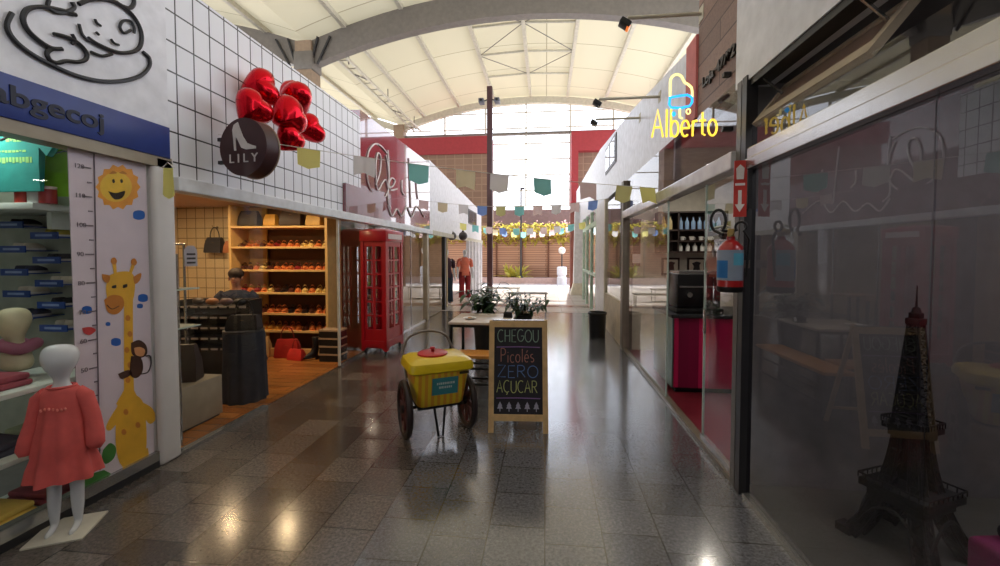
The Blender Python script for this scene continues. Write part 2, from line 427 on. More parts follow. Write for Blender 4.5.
arch('roof_edge_arch', CX, 20, .3, .25, PALESTEEL); arch('roof_edge_arch', CX - 2 * HALF, 20, .3, .25, PALESTEEL)
for cx in (CX, CX - 2 * HALF):
    for k in range(-3, 4):
        x = cx + 1.72 * k; z = roof_z(x, cx)
        struct(MB().box(x - .06, x + .06, -6, 20.1, z - .16, z - .02).build('roof_purlin', PALESTEEL, smooth=0))
for y in (13.6, 15.5, 17.4):
    for k in (-1, 0):
        x0 = CX + 1.72 * k; x1 = x0 + 1.72
        struct(MB().tube([(x0, y, roof_z(x0) - .1), (x1, y, roof_z(x1) - .1)], .045, 8).build('roof_strut', PALESTEEL))
for (xa, ya, xb, yb) in ((-1, 15.5, 0, 13.6), (-1, 15.5, 0, 17.4), (1, 15.5, 0, 13.6), (1, 15.5, 0, 17.4), (-1, 12.2, 0, 13.6), (1, 12.2, 0, 13.6)):
    a, b = CX + 1.72 * xa, CX + 1.72 * xb
    struct(MB().tube([(a, ya, roof_z(a) - .12), (b, yb, roof_z(b) - .12)], .014, 6).build('roof_bracing_cable', STEEL))
# lattice cable tray below the left eaves
t = thing('lattice_cable_tray', 'beige steel lattice cable tray hung below the left edge of arched roof', 'cable tray', (-6.25, 12.3, 7.62))
for dx in (-.16, .16): MB().box(dx - .03, dx + .03, 0, 7.6, -.05, .03).build('rail', PALESTEEL, t, smooth=0)
for k in range(13): MB().bar((-.16, .2 + k * .58, -.01), (.16, .2 + k * .58, -.01), .035).build('rung', PALESTEEL, t, smooth=0)
for k in (1, 4, 6):
    MB().bar((-.16, k * 1.16, -.01), (.16, k * 1.16 + .58, -.01), .035).build('diagonal', STEEL, t, smooth=0)
for k in (.5, 3.8, 7.1): MB().cyl((0, k, .0), (0, k, .52), .02, n=8).build('hanger', STEEL, t)
# columns under the valley
for y in (12, 20):
    struct(MB().box(-7.4, -6.9, y - .25, y + .25, 0, 7.9).build('column', mat('brown_column', (150, 128, 106), .6), smooth=0))
t = MB().box(-7.45, -6.85, 11.72, 12.28, 7.05, 7.6, .05); struct(t.build('column_head', STEEL))
for i, (dx, s) in enumerate(((-.8, -1), (-.45, -1), (.4, 1), (.75, 1))):
    struct(MB().bar((-7.15 + dx * .55, 11.8, 7.2), (-7.15 + dx * 1.1, 11.8, 8.0), .05).build('column_head_stiffener', DARKF, smooth=0))

# ------------------------------------------------------------------ glazed end wall under the arch
def gable(name, cx, xa, xb, zb):
    mb = MB(); n = 24; out = [(xb, zb), (xa, zb)]
    out += [(xa + (xb - xa) * i / n, roof_z(xa + (xb - xa) * i / n, cx) - .3) for i in range(n + 1)]
    mb.prism(out[::-1], (0, 20.05, 0), (1, 0, 0), (0, 0, 1), .012)
    g = struct(mb.build(name, CLEAR, smooth=0))
    z = zb
    while z < 9.0:
        h = HALF if z < roof_z(cx + HALF) - .3 else math.sqrt(max(0, RC ** 2 - (z + .3 - CREST + RC) ** 2))
        a, b = max(xa, cx - h), min(xb, cx + h)
        if b - a > .3: MB().box(a, b, 19.98, 20.07, z - .018, z + .018).build('mullion', PALESTEEL, g, smooth=0)
        z += .74
    for x in ((-4.9, -2.9, -.96, 1.12, 3.1) if cx == CX else [cx - 5.5 + 1.85 * k for k in range(7)]):
        if xa < x < xb: MB().box(x - .035, x + .035, 19.95, 20.08, zb, roof_z(x, cx) - .3).build('mullion', PALESTEEL, g, smooth=0)
    MB().box(xa, xb, 19.9, 20.12, 7.28, 7.38).build('transom', STEEL, g, smooth=0)
    return g
gable('window_1', CX, CX - HALF + .25, CX + HALF, 3.9)
gable('window_2', CX - 2 * HALF, CX - 3 * HALF, CX - HALF - .25, 3.9)

# upper storey boxes seen under the end of the roof
BROWN = grid_mat('brown_soffit_panel', (142, 112, 92), (130, 100, 82), (156, 126, 104), ['X', 'Z', None], .42, .3, 0, .02, .6)
struct(MB().box(-6.9, -2.5, 18.9, 19.9, 6.2, 6.98).build('wall_far_left_red_band', RED, smooth=0))
struct(MB().box(-6.9, -2.5, 19.0, 19.9, 2.95, 6.2).build('wall_far_left_panel', BROWN, smooth=0))
struct(MB().box(1.12, 5.6, 18.9, 19.9, 6.2, 7.06).build('wall_far_right_red_band', RED, smooth=0))
struct(MB().box(1.12, 1.42, 18.9, 19.9, 3.55, 6.2).build('column_red', RED, smooth=0))
struct(MB().box(1.42, 5.6, 19.3, 19.9, 3.4, 6.2).build('wall_far_right_panel', BROWN, smooth=0))
struct(MB().box(1.12, 1.36, 19.3, 19.9, 0, 3.55).build('column_brown', mat('red_brown', (120, 66, 54), .6), smooth=0))
t = thing('corner_pillar', 'white plastered pillar with flared foot at the far right end of the mall', 'pillar', (1.3, 16.6, 0))
MB().taper((-.22, .22, -.2, .2), (-.17, .17, -.16, .16), .45, 3.5).build('shaft', WHITE, t, smooth=0)
MB().taper((-.34, .3, -.3, .3), (-.22, .22, -.2, .2), 0, .46).build('foot', CREAM, t, smooth=0)

# ------------------------------------------------------------------ outside: fence, planter, creeper
FENCE = grid_mat('brown_slats', (188, 146, 118), (172, 130, 104), (116, 82, 64), ['X', 'Z', None], 3.1, .13, .5, .015, .7, .1)
struct(MB().box(-9, 3.5, 24, 24.12, -.02, 2.7).build('wall_garden_fence', FENCE, smooth=0))
for k in range(9): struct(MB().box(-8.9 + 1.5 * k, -8.8 + 1.5 * k, 23.93, 24.0, -.02, 2.72).build('fence_post', mat('fence_post_brown', (110, 70, 50), .7), smooth=0))
struct(MB().box(-9, 3.0, 22.6, 23.0, -.02, .3).build('kerb_planter', mat('pinkish_stone', (200, 170, 162), .7), smooth=0))
struct(MB().box(-9, 3.0, 23.0, 24.0, -.02, .24).build('planter_soil', mat('soil', (96, 74, 58), .9), smooth=0))
def scatter(mb, n, x0, x1, y0, y1, z0, z1, s0, s1):
    for _ in range(n):
        p = Vector((random.uniform(x0, x1), random.uniform(y0, y1), z0 + (z1 - z0) * random.random() ** 1.2))
        d = Vector((random.uniform(-1, 1), random.uniform(-1, .4), random.uniform(-.6, .8)))
        l = random.uniform(s0, s1); leaf(mb, p, d, l, l * .6, .3, 3)
    return mb
t = thing('flowering_creeper', 'yellow-green flowering creeper spilling over the brown slatted garden fence', 'plant', (0, 24.05, 2.6))
scatter(MB(), 1700, -8.5, 1.8, -.35, .35, -.4, .75, .14, .34).build('foliage', cloth_mat('yellow_green_leaf', (214, 202, 96), .6, .6, 3), t, smooth=0)
scatter(MB(), 300, -8.5, 1.8, -.4, .3, 0, .9, .1, .2).build('blossoms', cloth_mat('pink_blossom', (240, 190, 190)), t, smooth=0)
scatter(MB(), 420, -8.5, 1.8, -.4, .3, -.2, .8, .1, .22).build('golden_blossoms', cloth_mat('golden_blossom', (250, 226, 130)), t, smooth=0)
struct(MB().box(-10, 3, 27, 33, 0, 4.3).build('neighbour_building', mat('taupe_render', (150, 122, 116), .8), smooth=0))
struct(MB().box(-10, 3, 26.4, 27.2, 3.5, 4.4).build('neighbour_awning', mat('grey_brown_awning', (124, 100, 96), .8), smooth=0))
t = thing('yucca_plant', 'spiky yellow-green plant in the bed before the brown fence', 'plant', (-1.75, 23.3, .24))
mb = MB()
for k in range(46):
    a = random.uniform(0, 6.28); e = random.uniform(.15, 1.4)
    leaf(mb, (random.uniform(-.4, .4), random.uniform(-.2, .2), 0), (math.cos(a) * math.cos(e), math.sin(a) * math.cos(e), math.sin(e)), random.uniform(.8, 1.5), .2, .35)
mb.build('leaves', cloth_mat('yucca_leaf', (226, 216, 110), .5, .7, 4), t, smooth=0)
MB().lathe([(.3, 0), (.25, .1), (.05, .14)]).build('crown_base', mat('yucca_base', (120, 110, 60), .8), t)
t = thing('lamp_post', 'slim dark lamp post standing in the bed before the fence', 'lamp post', (-1.36, 22.8, .3))
MB().cyl((0, 0, 0), (0, 0, 4.9), .06, .045, 10).build('post', DARKF, t)
MB().lathe([(.14, 0), (.14, .05), (.07, .09)]).build('base_plate', DARKF, t)
MB().box(-.05, .2, -.06, .06, 4.82, 4.92, .02).build('lamp_head', DARKF, t)
t = thing('globe_lamp', 'white globe lamp on a short dark pole rising from a white ringed drum', 'lamp', (.85, 22.3, -.02))
MB().lathe([(.26, 0), (.26, .38), (.22, .42), (.22, .48), (.26, .52), (.26, .9), (.2, .95), (0, .95)]).build('drum', WHITE, t)
MB().cyl((0, 0, .93), (0, 0, 1.65), .035, n=8).build('pole', DARKF, t)
MB().ell((0, 0, 1.8), .19, .19, .19).build('globe', mat('opal_globe', (240, 232, 220), .3), t)

# steel pole inside the hall
t = thing('camera_pole', 'tall dark red-brown steel pole carrying cameras in the middle of the hall', 'pole', (-2.16, 16, 0))
MB().box(-.1, .1, -.1, .1, 0, 8.0).build('shaft', mat('dark_red_brown', (74, 46, 50), .5), t, smooth=0)
MB().box(-.24, .24, -.24, .24, 0, .03).build('base_plate', DARKF, t, smooth=0)
for s in (-1, 1):
    c = MB().box(-.1, .1, -.24, .12, -.08, .08, .02); o = c.build('camera', mat('camera_grey', (96, 100, 112), .4), t, (s * .3, -.05, 7.42))
    MB().bar((0, 0, 0), (-s * .22, .03, .1), .04).build('bracket', DARKF, o, smooth=0)
    MB().cyl((0, -.24, 0), (0, -.26, 0), .05, n=12).build('lens', BLACK, o)

# ------------------------------------------------------------------ left row of shops: fronts
TILE = grid_mat('white_wall_grid', (236, 236, 240), (230, 230, 235), (44, 42, 46), ['Y', 'Z', None], .168, .232, 0, .0065, .3)
struct(MB().box(-3.06, XL, 2.94, 6.3, 2.2, 3.74).build('wall_left_shoe_shop_fascia', TILE, smooth=0))
struct(MB().box(-3.06, XL + .02, -1, 2.92, 2.56, 4.6).build('wall_left_baby_shop_fascia', WHITE, smooth=0))
struct(MB().box(-3.06, XL, 6.3, 10.2, 2.2, 3.86).build('wall_left_maroon_fascia', MAROON, smooth=0))
struct(MB().box(XL - .01, XL + .05, 5.7, 7.2, 2.2, 2.62).build('trim_maroon_panel', MAROON, smooth=0))
mb = MB(); mb.prism([(10.2, 2.2), (18.6, 2.2), (18.6, 3.5), (10.2, 3.95)], (XL - .16, 0, 0), (0, 1, 0), (0, 0, 1), .16)
f = struct(mb.build('wall_left_white_fascia', WHITE, smooth=0))
for y in (11.6, 13.4): pass
g = struct(MB().box(XL - .01, XL + .02, 15.4, 17.2, 2.75, 3.3).build('window_3', DARKF, smooth=0))
MB().box(XL + .02, XL + .03, 15.5, 16.25, 2.8, 3.25).build('pane', DGLASS, g, smooth=0); MB().box(XL + .02, XL + .03, 16.35, 17.1, 2.8, 3.25).build('pane', DGLASS, g, smooth=0)
struct(MB().box(-2.98, -2.82, 2.94, 10.2, 2.09, 2.2, .01).build('trim_1', mat('white_header', (226, 228, 232), .35), smooth=0))
struct(MB().box(-2.96, -2.84, 10.2, 18.6, 2.09, 2.2).build('trim_2', PALESTEEL, smooth=0))
struct(MB().box(-3.0, -2.86, -1, 2.92, 2.25, 2.33).build('trim_3', mat('beige_header', (160, 148, 128), .4), smooth=0))
# white pillar between the first two shops
struct(MB().box(-3.05, -2.86, 2.77, 2.95, 0, 2.34, .03, seg=3).build('pillar_white', mat('white_pillar', (214, 210, 208), .5, 0, .06, 3)))
# baby-shop glass front
g = struct(MB().box(-2.905, -2.895, -.5, 2.77, .12, 2.26).build('window_4', glass_mat('display_glass', 1.3), smooth=0))
MB().box(-2.95, -2.88, -.5, 2.77, .05, .12).build('bottom_rail', ALU, g, smooth=0)
MB().box(-2.95, -2.88, -.5, 2.77, 0, .05).build('plinth', DARKF, g, smooth=0)
# shoe-shop glass front, its open doorway and the long glass front beyond
g = struct(MB().box(-2.905, -2.895, 2.95, 3.98, .03, 2.09).build('window_5', GLASS, smooth=0))
MB().box(-2.93, -2.87, 2.95, 3.98, 0, .03).build('bottom_rail', ALU, g, smooth=0)
g = struct(MB().box(-2.905, -2.895, 5.55, 9.74, .03, 2.09).build('window_6', GLASS, smooth=0))
MB().box(-2.93, -2.87, 5.55, 9.74, 0, .03).build('bottom_rail', ALU, g, smooth=0)
MB().box(-2.915, -2.885, 5.53, 5.56, .02, 2.09).build('edge_profile', mat('bright_edge', (220, 220, 214), .3), g, smooth=0)
for y in (7.6, 8.7): MB().box(-2.91, -2.89, y - .008, y + .008, .03, 2.09).build('glass_joint', ALU, g, smooth=0)
struct(MB().box(-2.96, -2.84, 9.74, 9.9, 0, 2.1).build('trim_post_beige', mat('beige_post', (172, 158, 138), .5), smooth=0))
g = struct(MB().box(-2.905, -2.895, 9.9, 11.6, .03, 2.09).build('window_7', GLASS, smooth=0))
MB().box(-2.95, -2.85, 11.55, 11.7, 0, 2.1).build('post', DARKF, g, smooth=0)
# ------------------------------------------------------------------ left row: rooms behind the glass
ROOMW = mat('warm_wall', (206, 186, 150), .7)
GRIDW = grid_mat('cream_grid_wall', (214, 196, 160), (208, 190, 154), (120, 100, 72), ['X', 'Z', None], .17, .17, 0, .006, .5)
struct(MB().box(-6.4, -4.95, 6.5, 6.6, 0, 2.4).build('wall_back_grid', GRIDW, smooth=0))
struct(MB().box(-4.95, -2.93, 6.5, 6.6, 0, 2.4).build('wall_back_shoe_shop', mat('brown_shelf_back', (104, 72, 46), .6), smooth=0))
struct(MB().box(-6.4, -6.3, 2.9, 6.6, 0, 2.4).build('wall_side_shoe_shop', ROOMW, smooth=0))
struct(MB().box(-6.4, -3.05, 2.86, 2.98, 0, 2.6).build('wall_partition_left', mat('pale_green_wall', (170, 176, 160), .6), smooth=0))
struct(MB().box(-6.4, -2.93, 2.98, 6.6, 2.4, 2.46).build('ceiling_shoe_shop', mat('shop_ceiling_pink', (196, 168, 150), .7), smooth=0))
struct(MB().box(-4.7, -4.6, -1, 2.9, 0, 2.6).build('wall_back_baby_shop', mat('pale_green_wall', (170, 176, 160), .6), smooth=0))
struct(MB().box(-4.7, -2.92, -1, 2.9, 2.6, 2.66).build('ceiling_baby_shop', WHITE, smooth=0))
struct(MB().box(-5.3, -5.2, 6.6, 12.3, 0, 2.5).build('wall_back_sweet_shop', mat('khaki_wall', (176, 156, 118), .7), smooth=0))
struct(MB().box(-5.3, -2.95, 12.2, 12.3, 0, 2.5).build('wall_end_sweet_shop', mat('khaki_wall', (176, 156, 118), .7), smooth=0))
struct(MB().box(-5.3, -2.93, 6.6, 12.3, 2.5, 2.56).build('ceiling_sweet_shop', WHITE, smooth=0))
struct(MB().box(-4.6, -4.5, 12.3, 18.6, 0, 3).build('wall_back_clothes_shop', WHITE, smooth=0))
struct(MB().box(-4.6, -2.93, 12.3, 18.6, 2.5, 2.56).build('ceiling_clothes_shop', WHITE, smooth=0))
for i, y in enumerate((15.2, 15.9, 16.6, 17.4, 18.2)):
    struct(MB().box(-2.95, -2.83, y, y + .16, 0, 2.1).build('trim_white_post', WHITE, smooth=0))

# ------------------------------------------------------------------ right row of shops
TIMBER = grid_mat('grey_brown_planks', (160, 128, 114), (130, 104, 94), (84, 66, 60), ['Y', 'Z', None], 1.7, .17, .5, .006, .55, .18)
struct(MB().box(XR - .02, 1.4, -1.5, 2.86, 2.68, 2.72).build('trim_8', BLACK, smooth=0))
struct(MB().box(XR - .03, 1.5, -.2, 3.05, 2.72, 4.9).build('wall_right_near_fascia', mat('grey_white_panel', (222, 222, 226), .4), smooth=0))
struct(MB().box(XR, 1.5, 3.05, 3.86, 2.8, 4.9).build('wall_right_timber', TIMBER, smooth=0))
struct(MB().box(XR - .02, 1.5, 3.86, 4.12, 2.8, 3.52).build('wall_right_red_strip', mat('soft_red', (206, 112, 108), .6), smooth=0))
mb = MB(); mb.prism([(4.12, 2.8), (18.6, 2.8), (18.6, 4.35), (10.5, 4.17), (6.7, 3.83), (4.12, 3.5)], (XR, 0, 0), (0, 1, 0), (0, 0, 1), .16)
struct(mb.build('wall_right_white_fascia', mat('white_gloss_panel', (226, 230, 242), .38), smooth=0))
g = struct(MB().box(XR - .015, XR + .02, 8.1, 9.5, 3.35, 3.9).build('window_8', DARKF, smooth=0))
MB().box(XR - .025, XR - .015, 8.2, 8.75, 3.4, 3.85).build('pane', DGLASS, g, smooth=0); MB().box(XR - .025, XR - .015, 8.85, 9.4, 3.4, 3.85).build('pane', DGLASS, g, smooth=0)
# near right shop front
g = struct(MB().box(1.315, 1.327, 1.583, 2.84, .03, 2.14).build('window_9', DGLASS, smooth=0))
MB().box(1.29, 1.35, 1.583, 2.84, 0, .03).build('bottom_rail', ALU, g, smooth=0)
g = struct(MB().box(1.315, 1.327, -1.5, 1.577, .03, 2.14).build('window_10', DGLASS, smooth=0))
MB().box(1.29, 1.35, -1.5, 1.577, 0, .03).build('bottom_rail', ALU, g, smooth=0)
struct(MB().box(1.27, 1.38, -1.5, 2.86, 2.14, 2.21, .006).build('trim_4', ALU, smooth=0))
struct(MB().box(1.285, 1.38, -1.5, 2.86, 2.21, 2.28, .006).build('trim_5', ALU, smooth=0))
struct(MB().box(1.315, 1.327, -1.5, 2.86, 2.28, 2.42).build('window_11', DGLASS, smooth=0))
t = thing('hopper_window', 'beige-framed hopper window leaning inward above the near right shop glass', 'window flap', (1.315, 2.36, 2.42))
M = Matrix.Rotation(R(38), 4, 'Y'); BF = mat('beige_flap', (176, 160, 138), .45)
for y in (-.48, .43): MB().box(-.015, .02, y, y + .05, 0, .3, M=M).build('frame_stile', BF, t, smooth=0)
MB().box(-.015, .02, -.43, .43, 0, .085, M=M).build('frame_rail', BF, t, smooth=0); MB().box(-.015, .02, -.43, .43, .265, .3, M=M).build('frame_rail', BF, t, smooth=0)
MB().box(-.002, .006, -.43, .43, .085, .265, M=M).build('pane', mat('flap_brown', (120, 98, 84), .3), t, smooth=0)
for y in (-.4, .4): MB().bar((.0, y, .28), (.13, y, .16), .012).build('stay', ALU, t, smooth=0)
struct(MB().box(1.28, 1.35, 2.865, 2.925, 0, 2.75).build('trim_post_dark', DARKF, smooth=0))
struct(MB().box(1.285, 1.36, 2.95, 3.01, 0, 2.75).build('trim_post_grey', mat('grey_frame', (96, 92, 88), .4), smooth=0))
# ice-cream shop front
AL = mat('header_aluminium', (212, 212, 214), .22, .4)
struct(MB().box(1.25, 1.38, 3.01, 7.05, 2.18, 2.3, .008).build('trim_6', AL, smooth=0))
struct(MB().box(1.315, 1.327, 3.01, 7.05, 2.3, 2.8).build('window_12', DGLASS, smooth=0))
g = struct(MB().box(1.315, 1.325, 3.02, 3.62, .04, 2.17).build('door_1', AGLASS, smooth=0))
MB().box(1.285, 1.30, 3.52, 3.56, .95, 1.15, .006).build('door_handle', ALU, g); MB().box(1.30, 1.335, 3.02, 3.62, .03, .09).build('door_rail', ALU, g, smooth=0)
MB().box(1.312, 1.328, 3.605, 3.62, .04, 2.17).build('door_edge', mat('pale_glass_edge', (176, 196, 190), .2), g, smooth=0)
g = struct(MB().box(1.315, 1.325, 4.68, 7.0, .04, 2.17).build('window_13', AGLASS, smooth=0))
MB().box(1.312, 1.328, 4.68, 4.695, .04, 2.17).build('glass_edge', mat('pale_glass_edge', (176, 196, 190), .2), g, smooth=0)
struct(MB().box(1.29, 1.36, 3.01, 7.05, 0, .035).build('trim_7', mat('brass_grey_sill', (130, 122, 108), .35, .5), smooth=0))
struct(MB().box(1.26, 1.42, 7.02, 7.2, 0, 2.8).build('trim_post_taupe', mat('taupe_frame', (120, 112, 104), .45), smooth=0))
g = struct(MB().box(1.315, 1.327, 7.3, 9.3, .75, 2.7).build('window_14', GLASS, smooth=0))
MB().box(1.28, 1.36, 7.2, 7.3, .0, 2.8).build('frame', CREAM, g, smooth=0); MB().box(1.28, 1.36, 9.3, 9.42, 0, 2.8).build('frame', CREAM, g, smooth=0)
struct(MB().box(1.29, 1.4, 7.2, 9.4, 0, .75).build('wall_right_sill', mat('cream_sill', (206, 190, 164), .6), smooth=0))
struct(MB().box(1.28, 1.42, 9.42, 10.9, 0, 2.8).build('wall_right_pier', WHITE, smooth=0))
MINT = mat('mint_aluminium', (204, 230, 214), .4)
g = struct(MB().box(1.32, 1.33, 10.9, 14.8, .05, 2.7).build('door_2', GLASS, smooth=0))
for y in (10.9, 12.2, 13.5, 14.7): MB().box(1.28, 1.37, y, y + .12, 0, 2.8).build('frame_post', MINT, g, smooth=0)
MB().box(1.28, 1.37, 10.9, 14.8, 2.35, 2.47).build('frame_rail', MINT, g, smooth=0); MB().box(1.28, 1.37, 10.9, 14.8, 1.0, 1.08).build('frame_rail', MINT, g, smooth=0)
# rooms behind the right-hand glass
DARKW = mat('grey_shop_wall', (120, 116, 116), .7); LATE = mat('pale_shop_wall', (206, 200, 184), .7)
struct(MB().box(1.38, 5.1, 3.0, 3.06, 0, 2.8).build('wall_partition_right', DARKW, smooth=0))
struct(MB().box(5, 5.1, -1.6, 3, 0, 2.8).build('wall_back_souvenir_shop', mat('plum_wall', (70, 52, 58), .7), smooth=0))
struct(MB().box(1.36, 5.1, -1.6, -1.5, 0, 2.8).build('wall_front_souvenir_shop', DARKW, smooth=0))
struct(MB().box(1.38, 5.1, -1.6, 3.0, 2.74, 2.8).build('ceiling_souvenir_shop', mat('dark_ceiling', (80, 76, 76), .8), smooth=0))
struct(MB().box(4.5, 4.6, 3.06, 7.2, 0, 2.8).build('wall_side_ice_cream_shop', LATE, smooth=0))
struct(MB().box(1.42, 4.6, 7.05, 7.15, 0, 2.8).build('wall_back_ice_cream_shop', LATE, smooth=0))
struct(MB().box(1.38, 4.6, 3.06, 7.1, 2.8, 2.86).build('ceiling_ice_cream_shop', WHITE, smooth=0))
struct(MB().box(3.2, 3.3, 7.15, 18.6, 0, 2.8).build('wall_back_right_shops', LATE, smooth=0))
struct(MB().box(1.42, 3.3, 7.15, 18.6, 2.8, 2.86).build('ceiling_right_shops', WHITE, smooth=0))
struct(MB().box(1.42, 3.3, 9.9, 10.0, 0, 2.8).build('wall_partition_far_right', LATE, smooth=0))
# the rest of the hall behind the camera
struct(MB().box(-2.98, -2.9, -6, -.5, 0, 2.56).build('wall_left_behind', WHITE, smooth=0))
struct(MB().box(1.32, 1.5, -6, -1.6, 0, 4.9).build('wall_right_behind', WHITE, smooth=0))
# ================================================================== things in the walkway
# ---- yellow ice-cream cart
t = thing('ice_cream_cart', 'yellow two-wheeled ice-cream cart with red lid standing beside the chalkboard sign', 'cart', (-.975, 3.62, 0), R(30))
YEL = mat('cart_yellow', (226, 196, 26), .3, 0, .05, coat=.3)
def stripes(name, a, b, wd):
    m = bpy.data.materials.new(name); m.use_nodes = True; nt = m.node_tree; L = nt.links; bs = nt.nodes['Principled BSDF']
    v, tc = swz(nt, ['X', 'Z', None]); wv = nt.nodes.new('ShaderNodeTexWave'); wv.bands_direction = 'X'; wv.inputs['Scale'].default_value = 6.283 / 20 / wd
    rp = nt.nodes.new('ShaderNodeValToRGB'); rp.color_ramp.interpolation = 'CONSTANT'; rp.color_ramp.elements[1].position = .5
    rp.color_ramp.elements[0].color = (*lin(a), 1); rp.color_ramp.elements[1].color = (*lin(b), 1)
    L.new(v, wv.inputs['Vector']); L.new(wv.outputs['Fac'], rp.inputs['Fac']); L.new(rp.outputs['Color'], bs.inputs['Base Color']); bs.inputs['Roughness'].default_value = .35
    return m
def rrect(hx, hy, r, z, n=5):
    pts = []
    for cx, cy, a0 in ((hx - r, hy - r, 0), (-hx + r, hy - r, 90), (-hx + r, -hy + r, 180), (hx - r, -hy + r, 270)):
        pts += [(cx + r * math.cos(R(a0 + 90 * i / n)), cy + r * math.sin(R(a0 + 90 * i / n)), z) for i in range(n + 1)]
    return pts
MB().loft([rrect(.19, .15, .04, .285), rrect(.205, .165, .05, .3), rrect(.25, .205, .05, .6)]).build('tub', stripes('cart_stripes', (232, 200, 40), (226, 160, 40), .055), t)
MB().loft([rrect(.262, .216, .05, .585), rrect(.285, .235, .06, .6), rrect(.285, .235, .06, .635), rrect(.272, .224, .06, .672), rrect(.23, .18, .05, .695), rrect(.1, .08, .04, .703)]).build('hood', YEL, t)
RL = mat('cart_red_lid', (186, 28, 36), .35)
l = MB().lathe([(.135, .698), (.135, .714), (.12, .721), (0, .725)], (-.03, .02, 0)).build('lid', RL, t)
MB().lathe([(.018, .72), (.014, .742), (.026, .75), (.02, .764), (0, .767)], (-.03, .02, 0), 12).build('lid_knob', RL, l)
WH = mat('wheel_dark', (38, 26, 28), .5); 
for s in (-1, 1):
    mb = MB(); c = Vector((s * .285, .0, .245)); n = 36
    ring = [c + Vector((0, .222 * math.cos(2 * math.pi * i / n), .222 * math.sin(2 * math.pi * i / n))) for i in range(n)]
    mb.tube(ring, .03, 8, closed=True); wo = mb.build('wheel', WH, t)
    mb = MB(); ring = [c + (p - c) * .875 for p in ring]; mb.tube(ring, .012, 6, closed=True)
    for k in range(8):
        a = 2 * math.pi * k / 8; mb.bar(c, c + Vector((0, .195 * math.cos(a), .195 * math.sin(a))), .02, .045)
    mb.build('spokes', mat('wheel_brown_red', (84, 34, 34), .5), wo)
    MB().cyl(c - Vector((.035, 0, 0)), c + Vector((.035, 0, 0)), .035, n=14).build('hub', WH, wo)
MB().cyl((-.27, 0, .245), (.27, 0, .245), .013, n=10).build('axle', BLACK, t)
MB().box(-.2, .2, -.15, .15, .262, .287, .005).build('base_frame', BLACK, t)
mb = MB(); mb.tube([(-.05, -.1, .27), (-.02, -.13, .008), (.02, -.13, .008), (.05, -.1, .27)], .011, 8); mb.build('prop_leg', BLACK, t)
mb = MB(); mb.tube([(-.23, .2, .45), (-.245, .3, .68)] + [(-.215 * math.cos(a), .33 + .02 * math.sin(a), .74 + .11 * math.sin(a)) for a in [math.pi * i / 12 for i in range(13)]] + [(.245, .3, .68), (.23, .2, .45)], .012, 10)
mb.build('push_handle', mat('grey_tube', (120, 112, 108), .35, .6), t)
def on_front(x, z, d=.006): return Vector((x, -(.165 + (z - .3) / .3 * .04) - d, z))
mb = MB(); mb._add([on_front(-.09, .39), on_front(.14, .39), on_front(.14, .54), on_front(-.09, .54), on_front(-.09, .39, -.004), on_front(.14, .39, -.004), on_front(.14, .54, -.004), on_front(-.09, .54, -.004)],
    [(0, 1, 2, 3), (7, 6, 5, 4), (0, 4, 5, 1), (1, 5, 6, 2), (2, 6, 7, 3), (3, 7, 4, 0)])
lb = mb.build('label', mat('teal_label', (56, 132, 140), .5), t, smooth=0)
lb['label'] = 'teal rectangular label'
mb = MB()
for z, xa, xb in ((.48, -.05, .1), (.445, -.03, .08)):
    x = xa
    while x < xb:
        wd = random.uniform(.008, .016); mb._add([on_front(x, z, .008), on_front(x + wd, z, .008), on_front(x + wd, z + .02, .008), on_front(x, z + .02, .008)], [(0, 1, 2, 3)]); x += wd + .005
mb.build('label_print', mat('label_pale', (190, 206, 206), .5), lb, smooth=0)
mb = MB(); mb._add([on_front(.15, .555), on_front(.235, .555), on_front(.235, .58), on_front(.15, .58)], [(0, 1, 2, 3)]); mb.build('badge', mat('dark_badge', (70, 56, 20), .5), t, smooth=0)

# ---- chalkboard A-frame
t = thing('chalkboard_sign', 'wood-framed A-board with coloured chalk lettering beside the yellow cart', 'sign', (-.24, 3.66, 0), R(4))
TW = mat('pale_pine', (204, 168, 118), .55, 0, .14, 16)
tilt = R(11)
def bp(x, z, d=0.): return Vector((x, math.sin(tilt) * z - d * math.cos(tilt), math.cos(tilt) * z - d * math.sin(tilt)))
u, v = Vector((1, 0, 0)), Vector((0, math.sin(tilt), math.cos(tilt)))
def slab(x0, x1, z0, z1, d0, d1):
    mb = MB(); mb._add([bp(x, z, d) for d in (d0, d1) for x, z in ((x0, z0), (x1, z0), (x1, z1), (x0, z1))],
        [(0, 1, 2, 3), (7, 6, 5, 4), (0, 4, 5, 1), (1, 5, 6, 2), (2, 6, 7, 3), (3, 7, 4, 0)]); return mb
for s in (-1, 1): slab(s * .245 - .024, s * .245 + .024, 0, 1.0, -.012, .014).build('stile', TW, t, smooth=0)
slab(-.222, .222, .94, 1.0, -.012, .013).build('top_rail', TW, t, smooth=0); slab(-.222, .222, .105, .16, -.012, .013).build('bottom_rail', TW, t, smooth=0)
bd = slab(-.222, .222, .16, .94, -.006, .004).build('chalkboard', mat('chalkboard', (30, 27, 36), .7, 0, .25, 6), t, smooth=0)
CH = dict(a=(132, 156, 140), b=(166, 112, 100), c=(92, 122, 176), d=(176, 180, 116), e=(132, 100, 156), f=(164, 160, 180))
def chalk(txt, x, z, h, c, wd):
    mb = MB(); strokes(mb, txt, bp(x, z, .006), u, v, h, .0042, .14, .03, 5, wd); mb.build('chalk_lettering', mat('chalk_' + c, CH[c], .9), bd)
chalk('CHEGOU', -.19, .805, .11, 'a', .38); chalk('Picolés', -.165, .62, .12, 'b', .31); chalk('ZERO', -.19, .485, .105, 'c', .37); chalk('AÇUCAR', -.195, .35, .105, 'd', .37)
